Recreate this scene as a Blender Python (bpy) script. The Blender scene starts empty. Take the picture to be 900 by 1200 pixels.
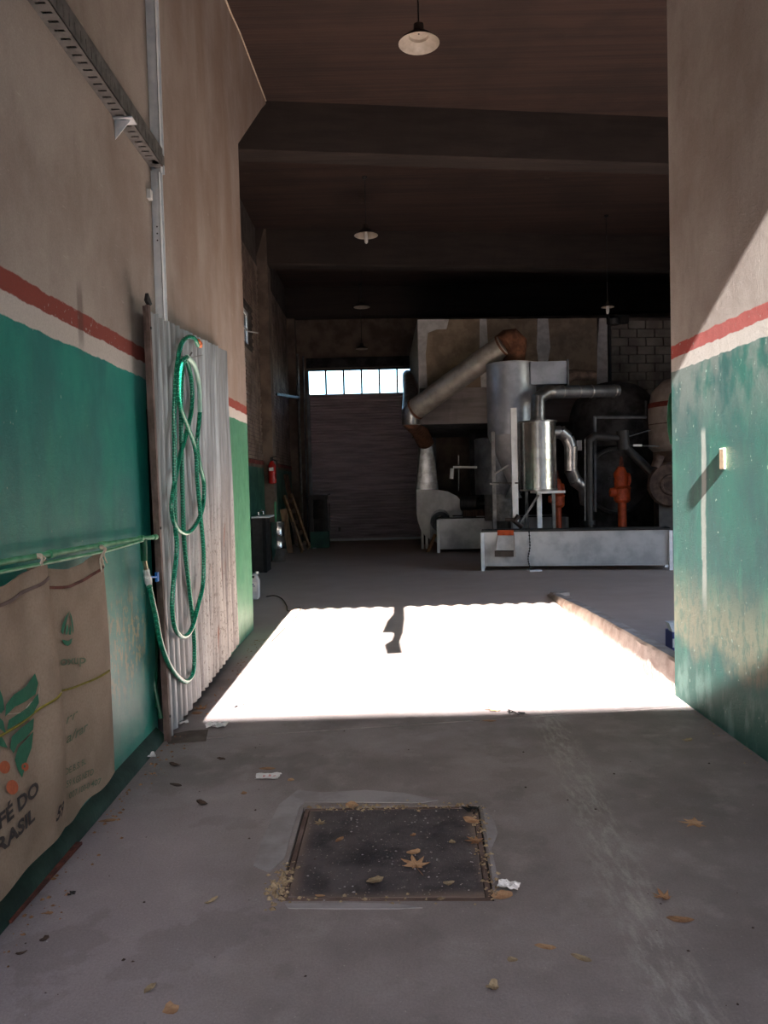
import bpy, bmesh, math, random
from mathutils import Vector, Matrix, noise
R = math.radians
scene = bpy.context.scene
col = scene.collection
rnd = random.Random(7)

# ------------------------------------------------------------------ camera
EYE = 1.6
FPX = 900.0
Yc = Vector((-3, 33, -900)).normalized()
Zc = Vector((-.026, 1, 0)); Zc = (Zc - Zc.dot(Yc)*Yc).normalized()
Xc = Yc.cross(Zc)
M3 = Matrix((Xc, Yc, Zc))            # camera -> world
cam_d = bpy.data.cameras.new('camera'); cam = bpy.data.objects.new('camera', cam_d)
col.objects.link(cam); scene.camera = cam
cam.matrix_world = Matrix.Translation((0, 0, EYE)) @ M3.to_4x4()
cam_d.sensor_width = 36; cam_d.lens = 27; cam_d.clip_start = .02; cam_d.clip_end = 300

def ray(px, py): return M3 @ Vector((px-450, 600-py, -FPX))
def oz(px, py, z=0.0):
    d = ray(px, py); return Vector((0, 0, EYE)) + d*((z-EYE)/d.z)
def ox(px, py, x):
    d = ray(px, py); return Vector((0, 0, EYE)) + d*(x/d.x)
def oy(px, py, y):
    d = ray(px, py); return Vector((0, 0, EYE)) + d*(y/d.y)

# ------------------------------------------------------------------ world, sun, exposure
w = bpy.data.worlds.new('sky'); scene.world = w; w.use_nodes = True
nt = w.node_tree; nt.nodes.clear()
wo = nt.nodes.new('ShaderNodeOutputWorld'); bg = nt.nodes.new('ShaderNodeBackground')
sky = nt.nodes.new('ShaderNodeTexSky'); sky.sky_type = 'NISHITA'
sky.sun_disc = False; sky.sun_elevation = R(27.5); sky.sun_rotation = R(178)
sky.air_density = 1.0; sky.dust_density = 1.2; sky.ozone_density = 1.6
bg.inputs[1].default_value = .8
nt.links.new(sky.outputs[0], bg.inputs[0]); nt.links.new(bg.outputs[0], wo.inputs[0])
SUN = Vector((.024, 1, -.52)).normalized()
sd = bpy.data.lights.new('sun', 'SUN'); sd.energy = 95; sd.angle = R(.35); sd.color = (1, .955, .915)
so = bpy.data.objects.new('sun', sd); col.objects.link(so); so.location = (0, -10, 12)
so.rotation_euler = SUN.to_track_quat('-Z', 'Y').to_euler()
vs = scene.view_settings
vs.view_transform = 'Standard'; vs.look = 'None'; vs.gamma = 1; vs.use_curve_mapping = False
vs.exposure = 0.2
scene.cycles.max_bounces = 12; scene.cycles.diffuse_bounces = 8; scene.cycles.glossy_bounces = 4
scene.cycles.caustics_reflective = False; scene.cycles.caustics_refractive = False

# ------------------------------------------------------------------ colours and materials
def srgb(r, g, b):
    f = lambda c: (c/255/12.92 if c/255 <= .04045 else ((c/255+.055)/1.055)**2.4)
    return (f(r), f(g), f(b), 1)
class NB:
    def __init__(s, name):
        s.m = bpy.data.materials.new(name); s.m.use_nodes = True
        s.t = s.m.node_tree; s.n = s.t.nodes; s.l = s.t.links
        s.b = s.n['Principled BSDF']
        s.geo = None; s.tc = None
    def pos(s):
        if not s.geo: s.geo = s.n.new('ShaderNodeNewGeometry')
        return s.geo.outputs['Position']
    def obj(s):
        if not s.tc: s.tc = s.n.new('ShaderNodeTexCoord')
        return s.tc.outputs['Object']
    def _in(s, sock, v):
        if v is None: return
        if isinstance(v, bpy.types.NodeSocket): s.l.new(v, sock)
        else: sock.default_value = v
    def math(s, op, a, b=None, c=None, clamp=False):
        n = s.n.new('ShaderNodeMath'); n.operation = op; n.use_clamp = clamp
        s._in(n.inputs[0], a); s._in(n.inputs[1], b); s._in(n.inputs[2], c)
        return n.outputs[0]
    def xyz(s, v):
        n = s.n.new('ShaderNodeSeparateXYZ'); s._in(n.inputs[0], v); return n.outputs
    def map(s, v, scale=(1, 1, 1), rot=(0, 0, 0), loc=(0, 0, 0)):
        n = s.n.new('ShaderNodeMapping'); s._in(n.inputs[0], v)
        n.inputs['Location'].default_value = loc; n.inputs['Rotation'].default_value = rot; n.inputs['Scale'].default_value = scale
        return n.outputs[0]
    def noise(s, v, scale=5, detail=4, rough=.55, dist=0):
        n = s.n.new('ShaderNodeTexNoise'); s._in(n.inputs['Vector'], v)
        n.inputs['Scale'].default_value = scale; n.inputs['Detail'].default_value = detail
        n.inputs['Roughness'].default_value = rough; n.inputs['Distortion'].default_value = dist
        return n.outputs[0]
    def voro(s, v, scale=5, feat='F1'):
        n = s.n.new('ShaderNodeTexVoronoi'); s._in(n.inputs['Vector'], v); n.feature = feat
        n.inputs['Scale'].default_value = scale; return n.outputs[0]
    def wave(s, v, scale=5, dist=0, dirn='X'):
        n = s.n.new('ShaderNodeTexWave'); s._in(n.inputs['Vector'], v); n.bands_direction = dirn
        n.inputs['Scale'].default_value = scale; n.inputs['Distortion'].default_value = dist; return n.outputs[1]
    def step(s, v, a, b):
        n = s.n.new('ShaderNodeMapRange'); n.interpolation_type = 'SMOOTHSTEP'
        s._in(n.inputs[0], v); n.inputs[1].default_value = a; n.inputs[2].default_value = b
        return n.outputs[0]
    def mix(s, f, a, b):
        n = s.n.new('ShaderNodeMix'); n.data_type = 'RGBA'
        s._in(n.inputs[0], f); s._in(n.inputs[6], a); s._in(n.inputs[7], b); return n.outputs[2]
    def mixf(s, f, a, b):
        n = s.n.new('ShaderNodeMix'); n.data_type = 'FLOAT'
        s._in(n.inputs[0], f); s._in(n.inputs[2], a); s._in(n.inputs[3], b); return n.outputs[0]
    def bump(s, h, strength=.3, dist=.01, normal=None):
        n = s.n.new('ShaderNodeBump'); s._in(n.inputs['Height'], h); s._in(n.inputs['Normal'], normal)
        n.inputs['Strength'].default_value = strength; n.inputs['Distance'].default_value = dist
        return n.outputs[0]
    def out(s, color, rough=.7, metal=0, normal=None):
        s._in(s.b.inputs['Base Color'], color); s._in(s.b.inputs['Roughness'], rough)
        s._in(s.b.inputs['Metallic'], metal); s._in(s.b.inputs['Normal'], normal)
        return s.m
MC = {}
def pm(name, c1, c2, scale=6, rough=.7, metal=0, bump=.2, bscale=40, stretch=(1, 1, 1), lo=.35, hi=.65, spec=None):
    if name in MC: return MC[name]
    b = NB(name); v = b.map(b.obj(), stretch)
    f = b.step(b.noise(v, scale, 5, .6), lo, hi)
    n = b.bump(b.noise(v, bscale, 4, .6), bump, .01)
    r = b.mixf(f, rough, min(1, rough*1.25))
    b.out(b.mix(f, c1, c2), r, metal, n)
    if spec is not None: b.b.inputs['Specular IOR Level'].default_value = spec
    MC[name] = b.m; return b.m

BEIGE = srgb(174, 163, 154); BEIGE2 = srgb(148, 132, 123); GREEN = srgb(34, 124, 108); GREEN2 = srgb(24, 102, 98)
RED = srgb(138, 58, 46); WHITE = srgb(200, 192, 184)

def wall_material(side):
    b = NB('painted_plaster_'+side); p = b.pos(); x, y, z = b.xyz(p)
    wob = b.math('MULTIPLY', b.math('SUBTRACT', b.noise(p, 9, 3), .5), .035)
    zz = b.math('ADD', z, wob)
    if side == 'right': z3, z2, z1 = 2.53, 2.44, 2.345
    else: z3, z2, z1 = 2.495, 2.405, 2.305
    # bare plaster, darker brown blotches, streaks downwards
    blot = b.step(b.noise(b.map(p, (1, .8, .7)), 1.1, 6, .65), .35, .68)
    plaster = b.mix(blot, BEIGE, BEIGE2)
    plaster = b.mix(b.math('MULTIPLY', b.step(b.noise(b.map(p, (1, 1, .35)), 4, 5, .6), .5, .75), .3), plaster, srgb(118, 102, 92))
    if side == 'left':
        rust = b.math('MULTIPLY', b.step(y, 5.2, 6.6), b.step(b.noise(b.map(p, (1, 1, .3)), 2.2, 4), .25, .7))
        plaster = b.mix(b.math('MULTIPLY', rust, .6), plaster, srgb(134, 108, 90))
        scr = b.step(b.noise(b.map(p, (1, 1.2, 7), (R(35), 0, 0)), 6, 2), .7, .72)
        plaster = b.mix(b.math('MULTIPLY', scr, .25), plaster, srgb(205, 195, 185))
    # green paint
    GREEN, GREEN2 = (srgb(26, 146, 128), srgb(18, 118, 112)) if side == 'left' else (srgb(16, 112, 98), srgb(8, 88, 86))
    gb = b.step(b.noise(b.map(p, (1, 1, .6)), 2.1, 6, .65), .35, .68)
    g1 = b.mix(gb, GREEN, GREEN2)
    g1 = b.mix(b.math('MULTIPLY', b.step(b.noise(b.map(p, (1, 1, .25)), 7, 4), .52, .8), .5), g1, srgb(60, 160, 128))
    flake = b.step(b.noise(b.map(p, (1, 1, .5)), 22, 5, .75), .5, .57)
    if side == 'left':
        zone = b.math('MULTIPLY', b.math('MULTIPLY', b.step(y, 3.7, 4.25), b.step(y, 4.95, 4.5)),
                      b.math('MULTIPLY', b.step(z, .3, .65), b.step(z, 1.15, .8)))
        g1 = b.mix(b.math('MULTIPLY', b.math('MULTIPLY', zone, flake), .85), g1, srgb(168, 158, 112))
        low = b.math('MULTIPLY', b.step(z, .75, .1), b.step(b.noise(p, 4, 5), .42, .62))
        g1 = b.mix(b.math('MULTIPLY', low, .5), g1, srgb(120, 146, 140))
        far = b.step(y, 7.0, 7.4)
        g1 = b.mix(b.math('MULTIPLY', far, .8), g1, b.mix(flake, srgb(92, 142, 104), srgb(72, 122, 88)))
        dots = b.step(b.noise(p, 38, 2), .74, .76)
        g1 = b.mix(dots, g1, srgb(190, 200, 180))
    else:
        zone = b.math('MULTIPLY', b.step(b.math('ADD', z, b.math('MULTIPLY', b.math('SUBTRACT', b.noise(p, 3, 4), .5), .5)), .34, .48), b.step(z, 1.05, .6))
        worn = b.mix(b.noise(b.map(p, (1, 3, .6)), 5, 4), srgb(160, 152, 126), srgb(116, 134, 112))
        g1 = b.mix(b.math('MULTIPLY', zone, b.mixf(flake, .9, .45)), g1, worn)
        low = b.step(z, .42, .2)
        g1 = b.mix(low, g1, b.mix(b.step(b.noise(b.map(p, (1, 1, .4)), 7, 4), .5, .66), srgb(32, 104, 92), srgb(104, 150, 138)))
        top = b.math('MULTIPLY', b.step(z, 1.75, 2.3), b.step(b.noise(b.map(p, (1, 1, .7)), 4, 5), .36, .55))
        g1 = b.mix(b.math('MULTIPLY', top, .75), g1, srgb(134, 144, 138))
        # a pale streak where paint was scraped off
        dy = b.math('ABSOLUTE', b.math('SUBTRACT', b.math('ADD', y, b.math('MULTIPLY', b.noise(p, 5), .06)), 5.045))
        st = b.math('MULTIPLY', b.step(dy, .05, .02), b.math('MULTIPLY', b.step(z, 1.93, 1.86), b.step(z, .62, .95)))
        g1 = b.mix(b.math('MULTIPLY', st, .8), g1, srgb(190, 196, 188))
        dots = b.step(b.noise(b.map(p, (1, 1, .8)), 34, 3), .7, .73)
        g1 = b.mix(b.math('MULTIPLY', dots, .8), g1, srgb(190, 220, 200))
    wear = b.step(b.noise(p, 30, 4, .7), .62, .7)
    red = b.mix(wear, RED if side == 'left' else srgb(168, 62, 52), plaster)
    wht = b.mix(wear, WHITE, b.mix(.5, plaster, WHITE))
    c = b.mix(b.step(zz, z1-.004, z1+.004), g1, wht)
    c = b.mix(b.step(zz, z2-.004, z2+.004), c, red)
    c = b.mix(b.step(zz, z3-.004, z3+.004), c, plaster)
    if side == 'left':   # dark run mark over the stripe
        dr = b.math('MULTIPLY', b.step(b.math('ABSOLUTE', b.math('SUBTRACT', y, 3.87)), .05, .02), b.math('MULTIPLY', b.step(z, 2.25, 2.4), b.step(z, 2.68, 2.55)))
        c = b.mix(b.math('MULTIPLY', dr, .5), c, srgb(70, 50, 42))
    gr = b.step(b.noise(p, 130, 3, .8), .35, .62)
    c = b.mix(b.math('MULTIPLY', gr, .16), c, srgb(60, 56, 52))
    rough = b.mixf(b.step(z, z1-.01, z1), b.mixf(gb, .35, .5) if side == 'left' else .62, .85)
    h = b.math('ADD', b.math('MULTIPLY', b.noise(p, 70, 6, .8), .7), b.math('MULTIPLY', b.noise(p, 9, 4), .7))
    if side == 'right':
        rg = b.math('MULTIPLY', b.step(b.noise(b.map(p, (1, 1, .6)), 2.6, 3), .38, .6), b.math('MULTIPLY', b.step(y, 4.2, 5.2), b.noise(p, 38, 6, .8, 1.0)))
        h = b.math('ADD', h, b.math('MULTIPLY', rg, 1.3))
    return b.out(c, rough, 0, b.bump(h, .8 if side == 'right' else .35, .014))

def floor_material():
    b = NB('concrete_floor'); p = b.pos(); x, y, z = b.xyz(p)
    f = b.step(b.noise(p, .9, 6, .6), .35, .65)
    c = b.mix(f, srgb(142, 131, 131), srgb(118, 108, 106))
    f2 = b.step(b.noise(p, 4.5, 5, .6), .5, .72)
    c = b.mix(b.math('MULTIPLY', f2, .45), c, srgb(160, 150, 148))
    lt = b.math('MULTIPLY', b.step(b.math('ADD', x, b.math('MULTIPLY', b.noise(p, 1.6, 5), 1.2)), .25, -.35), b.step(y, 4.6, 3.4))
    c = b.mix(b.math('MULTIPLY', lt, .5), c, srgb(166, 154, 160))
    f3 = b.step(b.noise(b.map(p, (1, 1, 1), (0, 0, 0), (5, 3, 0)), 1.7, 5, .6), .56, .6)
    c = b.mix(b.math('MULTIPLY', f3, .22), c, srgb(88, 82, 78))
    inner = b.step(y, 5.6, 9.5)
    c = b.mix(b.math('MULTIPLY', inner, .85), c, b.mix(b.noise(p, 2.5, 5), srgb(208, 188, 175), srgb(186, 166, 153)))  # hall floor coloured paler so it bounces more light into the hall
    # pale tyre scuffs running along the drive
    ln = b.math('SUBTRACT', x, b.math('MULTIPLY_ADD', y, .075, .70))
    near = b.step(b.math('ABSOLUTE', ln), .17, .02)
    tn = b.step(b.noise(b.map(p, (9, 2.2, 1)), 3, 5, .7), .42, .68)
    c = b.mix(b.math('MULTIPLY', b.math('MULTIPLY', near, tn), .5), c, srgb(186, 180, 172))
    gr = b.step(b.noise(p, 110, 4, .8), .38, .62)
    c = b.mix(b.math('MULTIPLY', gr, .2), c, srgb(70, 64, 60))
    sp = b.step(b.noise(p, 75, 2), .7, .74)
    c = b.mix(b.math('MULTIPLY', sp, .5), c, srgb(176, 170, 160))
    n = b.bump(b.math('ADD', b.noise(p, 60, 5, .7), b.noise(p, 6, 3)), .35, .008)
    return b.out(c, b.mixf(f, .62, .85), 0, n)

def concrete(name, c1, c2, boards='X', strength=.35, rows=5.0):
    b = NB(name); p = b.pos()
    sc = {'X': (.25, 6, 6), 'Y': (6, .25, 6)}[boards]
    f = b.step(b.noise(b.map(p, sc), 1.2, 5, .6), .35, .7)
    c = b.mix(f, c1, c2)
    bl = b.step(b.noise(p, .8, 5), .45, .62)
    c = b.mix(b.math('MULTIPLY', bl, .4), c, srgb(38, 30, 26))
    pale = b.step(b.noise(b.map(p, (1, 1, 1), (0, 0, 0), (9, 2, 1)), 2.1, 6, .7), .66, .74)
    c = b.mix(b.math('MULTIPLY', pale, .25), c, srgb(120, 110, 100))
    bd = b.wave(b.map(p, (0, 1, 1) if boards == 'X' else (1, 0, 1)), rows, .6, 'Y' if boards == 'X' else 'X')
    h = b.math('ADD', b.math('MULTIPLY', b.step(bd, 0, .18), 1.0), b.noise(b.map(p, sc), 8, 4))
    return b.out(c, .9, 0, b.bump(h, strength, .01))

M = {}
M['wl'] = wall_material('left'); M['wr'] = wall_material('right'); M['floor'] = floor_material()
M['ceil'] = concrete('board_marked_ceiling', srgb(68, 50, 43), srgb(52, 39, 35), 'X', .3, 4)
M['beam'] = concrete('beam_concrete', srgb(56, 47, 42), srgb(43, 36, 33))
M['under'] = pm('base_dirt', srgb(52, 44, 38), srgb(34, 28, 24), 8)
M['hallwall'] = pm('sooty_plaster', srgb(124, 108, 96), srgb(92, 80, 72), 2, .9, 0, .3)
M['mortar'] = pm('dark_mortar', srgb(88, 80, 74), srgb(68, 60, 56), 5, .95)
M['brickA'] = pm('sooty_brick', srgb(150, 130, 118), srgb(112, 96, 88), 3, .7, 0, .3)
M['block'] = pm('grey_block', srgb(132, 128, 120), srgb(104, 98, 92), 3, .9, 0, .3)
M['dkgreen'] = pm('dark_green_paint', srgb(44, 96, 80), srgb(34, 76, 68), 3, .5)
M['stripe_dk'] = pm('stripe_red', srgb(128, 52, 42), srgb(100, 42, 36), 8, .7)
M['greenpost'] = pm('green_post_paint', srgb(66, 150, 104), srgb(50, 128, 88), 8, .5)
M['steel'] = pm('galvanised_sheet', srgb(184, 188, 196), srgb(156, 160, 168), 3, .38, .6, .12, 30)
M['steel_mat'] = pm('dull_sheet_steel', srgb(190, 192, 194), srgb(160, 162, 166), 2.5, .5, .3, .15, 18)
M['steel_dk'] = pm('dark_sheet_steel', srgb(112, 114, 118), srgb(82, 84, 88), 3, .5, .6, .2, 20)
M['stainless'] = pm('bright_stainless', srgb(206, 204, 200), srgb(170, 168, 164), 4, .2, .95, .35, 14)
M['duct'] = pm('galvanised_duct', srgb(184, 176, 166), srgb(150, 142, 132), 4, .45, .4, .2, 20)
M['duct_s'] = pm('bright_duct', srgb(150, 148, 146), srgb(116, 112, 110), 5, .3, .85, .3, 25)
M['rustduct'] = pm('rusted_duct', srgb(128, 84, 60), srgb(92, 60, 44), 6, .8, .2, .4, 30)
M['white_steel'] = pm('painted_white_steel', srgb(236, 236, 234), srgb(216, 216, 214), 4, .5, .1, .15)
M['black'] = pm('black_iron', srgb(36, 34, 34), srgb(24, 23, 23), 8, .5, .0, .3)
M['blackmat'] = pm('soot_black', srgb(58, 55, 56), srgb(30, 28, 26), 4, .85, 0, .4)
M['void'] = pm('dark_rubber', srgb(26, 24, 24), srgb(18, 17, 17), 4, .9)
M['orange'] = pm('orange_paint', srgb(205, 88, 44), srgb(165, 66, 34), 10, .45)
M['brownflange'] = pm('brown_cast_iron', srgb(88, 72, 64), srgb(62, 50, 45), 8, .7, .3, .4)
M['cream'] = pm('cream_plastic', srgb(206, 182, 152), srgb(190, 164, 134), 10, .5)
M['wood'] = pm('weathered_plank', srgb(170, 136, 104), srgb(132, 102, 78), 5, .8, 0, .3, 30, (4, 4, .6))
M['wood_dk'] = pm('dark_plank', srgb(84, 62, 48), srgb(60, 44, 36), 5, .8, 0, .3, 30, (4, 4, .6))
M['redmetal'] = pm('red_enamel', srgb(190, 32, 26), srgb(150, 24, 22), 6, .3)
M['white'] = pm('white_plastic', srgb(228, 226, 222), srgb(206, 204, 200), 6, .5)
M['bagwhite'] = pm('off_white_fabric', srgb(168, 156, 148), srgb(142, 130, 124), 3, .85, 0, .4, 20)
M['jug'] = pm('cloudy_plastic', srgb(206, 204, 206), srgb(184, 182, 186), 6, .4)
M['paper'] = pm('crumpled_paper', srgb(232, 228, 228), srgb(214, 208, 208), 12, .8, 0, .5, 60)
M['ink_red'] = pm('faded_red_print', srgb(200, 140, 140), srgb(214, 160, 158), 30, .8)
M['ink_blue'] = pm('blue_print', srgb(52, 62, 120), srgb(70, 78, 130), 20, .6)
M['pipegreen'] = pm('pale_green_pipe', srgb(96, 168, 124), srgb(66, 140, 100), 10, .5)
M['plinth'] = pm('green_plinth', srgb(20, 58, 46), srgb(16, 42, 36), 5, .6, 0, .4)
M['rust'] = pm('red_rust', srgb(116, 62, 50), srgb(80, 46, 40), 20, .9, 0, .6, 60)
M['rustframe'] = pm('rusty_angle_iron', srgb(116, 96, 90), srgb(90, 72, 66), 6, .75, .2, .4, 40)
M['galv'] = pm('white_galvanised', srgb(240, 242, 244), srgb(222, 226, 230), 9, .5, 0, .15)
M['galv_dk'] = pm('grey_galvanised', srgb(128, 126, 124), srgb(104, 102, 100), 9, .5, .5, .2)
M['brass'] = pm('old_brass', srgb(176, 168, 140), srgb(140, 130, 104), 10, .35, .8)
M['blue'] = pm('blue_plastic', srgb(36, 118, 200), srgb(28, 100, 180), 10, .4)
M['orangep'] = pm('orange_plastic', srgb(236, 136, 80), srgb(220, 116, 62), 10, .4)
M['gplastic'] = pm('green_plastic', srgb(10, 84, 52), srgb(10, 66, 42), 10, .35)
M['hosepale'] = pm('sunlit_hose_paint', srgb(190, 220, 206), srgb(160, 206, 188), 12, .35)  # paler hose colour that paints in direct sun
M['cement'] = pm('pale_cement', srgb(150, 143, 145), srgb(132, 125, 126), 5, .85, 0, .25)
M['damp'] = pm('damp_cement', srgb(84, 72, 64), srgb(70, 60, 54), 6, .7, 0, .25)
M['kerb'] = pm('kerb_concrete', srgb(190, 178, 170), srgb(160, 146, 138), 5, .9, 0, .5, 25)
M['leafA'] = pm('dry_leaf_tan', srgb(180, 142, 108), srgb(150, 112, 82), 14, .8, 0, .4, 60)
M['leafB'] = pm('dry_leaf_brown', srgb(154, 114, 82), srgb(116, 82, 58), 14, .8, 0, .4, 60)
M['leafC'] = pm('dry_leaf_pale', srgb(160, 140, 112), srgb(120, 100, 78), 14, .8, 0, .4, 60)
M['twig'] = pm('dark_twig', srgb(70, 52, 42), srgb(52, 40, 34), 14, .8)
M['enamel'] = pm('white_enamel', srgb(190, 180, 166), srgb(168, 158, 144), 8, .35)
M['lampdark'] = pm('dark_lamp_shell', srgb(58, 48, 42), srgb(42, 34, 30), 8, .6)
M['panel'] = pm('brown_board', srgb(152, 136, 116), srgb(128, 112, 96), 4, .85, 0, .2)
M['joint'] = pm('joint_plaster', srgb(204, 202, 200), srgb(180, 178, 176), 7, .9, 0, .3)
M['band'] = concrete('band_concrete', srgb(152, 144, 142), srgb(128, 120, 118), 'X', .3, 6)
M['string'] = pm('pale_string', srgb(214, 200, 180), srgb(190, 176, 156), 20, .9)
M['outside'] = pm('street_render', srgb(188, 180, 168), srgb(168, 160, 150), 1.5, .9)
M['ink_green'] = pm('faded_green_ink', srgb(38, 104, 78), srgb(50, 118, 90), 30, .9, 0, .3, 120)
M['ink_gr2'] = pm('washed_green_ink', srgb(92, 112, 90), srgb(112, 122, 98), 60, .9, 0, .3, 120)
M['ink_black'] = pm('black_ink', srgb(50, 44, 44), srgb(68, 58, 54), 40, .9, 0, .3, 120)
M['ink_orange'] = pm('orange_ink', srgb(196, 104, 66), srgb(182, 96, 64), 40, .9, 0, .3, 120)
M['ink_yellow'] = pm('yellow_thread', srgb(146, 132, 48), srgb(126, 114, 44), 40, .9)
M['twig'] = M['twig']

def jute():
    b = NB('jute_cloth'); p = b.obj()
    f = b.step(b.noise(p, 3, 5), .35, .65)
    c = b.mix(f, srgb(176, 154, 134), srgb(152, 132, 114))
    wv = b.math('ADD', b.wave(p, 95, 1.5, 'Y'), b.wave(p, 95, 1.5, 'Z'))
    c = b.mix(b.math('MULTIPLY', b.step(b.noise(b.map(p, (1, 90, 90)), 1, 3), .4, .7), .25), c, srgb(120, 96, 76))
    return b.out(c, .95, 0, b.bump(wv, .35, .003))
M['jute'] = jute()
def corr_mat():
    b = NB('old_corrugated_zinc'); p = b.pos(); x, y, z = b.xyz(p)
    f = b.step(b.noise(b.map(p, (1, 5, .5)), 3, 5, .6), .35, .65)
    c = b.mix(f, srgb(186, 188, 190), srgb(150, 152, 154))
    low = b.math('MULTIPLY', b.step(z, 2.0, .8), b.step(y, 4.9, 6.4))
    c = b.mix(b.math('MULTIPLY', low, .75), c, b.mix(b.noise(p, 9, 5), srgb(186, 178, 166), srgb(150, 142, 132)))
    sp = b.step(b.noise(b.map(p, (1, 1, .6)), 45, 4, .8), .54, .6)
    c = b.mix(b.math('MULTIPLY', b.math('MULTIPLY', sp, low), .7), c, srgb(86, 76, 66))
    rs = b.math('MULTIPLY', b.step(b.noise(b.map(p, (.2, 9, .55), (0, 0, 0), (0, 3.3, .6)), 1.6, 2), .64, .68), b.math('MULTIPLY', b.step(y, 5.9, 6.5), b.step(z, 1.45, 1.1)))
    c = b.mix(rs, c, srgb(150, 78, 36))
    # long, mild vertical bands of different ageing
    c = b.mix(b.math('MULTIPLY', b.step(b.noise(b.map(p, (.1, 3, .08)), 2, 3), .45, .62), .55), c, srgb(112, 104, 100))
    c = b.mix(b.math('MULTIPLY', b.step(b.noise(b.map(p, (.1, 16, .25)), 2, 4, .7), .5, .62), .55), c, srgb(96, 92, 92))  # fine dark streaks put the shade between ridges into the colour
    return b.out(c, b.mixf(low, .45, .8), b.mixf(low, .3, .05), b.bump(b.noise(p, 40, 4), .2, .005))
M['corr'] = corr_mat()
def hose_mat():
    b = NB('braided_green_hose'); p = b.pos()
    wv = b.math('MULTIPLY', b.wave(b.map(p, (1, 1, 1), (R(45), 0, 0)), 22, 0, 'Z'), b.wave(b.map(p, (1, 1, 1), (R(-45), 0, 0)), 22, 0, 'Z'))
    c = b.mix(b.step(wv, .3, .55), srgb(14, 116, 88), srgb(60, 176, 140))
    b.out(c, .25, 0); b.b.inputs['Specular IOR Level'].default_value = .6
    return b.m
M['hose'] = hose_mat()
def plate_mat():
    b = NB('rusty_cover_plate'); p = b.pos(); x, y, z = b.xyz(p)
    f = b.step(b.noise(p, 6, 6, .65), .35, .62)
    c = b.mix(f, srgb(50, 44, 48), srgb(84, 76, 78))
    ex = b.step(b.math('ABSOLUTE', b.math('ADD', x, .005)), .34, .41)
    ey = b.step(b.math('ABSOLUTE', b.math('SUBTRACT', y, 3.34)), .36, .44)
    e = b.math('MAXIMUM', ex, ey)
    c = b.mix(b.math('MULTIPLY', e, b.step(b.noise(p, 9, 4), .25, .5)), c, srgb(116, 98, 90))
    c = b.mix(b.step(b.noise(p, 70, 3), .64, .7), c, srgb(140, 130, 124))
    return b.out(c, b.mixf(f, .6, .8), .0, b.bump(b.noise(p, 35, 6, .7), .5, .01))
M['plate'] = plate_mat()
def glass():
    b = NB('dusty_glass'); b.out(srgb(225, 240, 245), .15)
    b.b.inputs['Transmission Weight'].default_value = 1; b.b.inputs['IOR'].default_value = 1.05
    return b.m
M['glass'] = glass()
def shutter():
    b = NB('shutter_slats'); p = b.pos(); x, y, z = b.xyz(p)
    c = b.mix(b.step(b.noise(b.map(p, (.4, 1, 3)), 3, 4), .35, .65), srgb(200, 188, 194), srgb(172, 160, 168))
    return b.out(c, .5, .1, b.bump(b.noise(p, 30, 3), .15, .004))
M['shutter'] = shutter()

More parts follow.
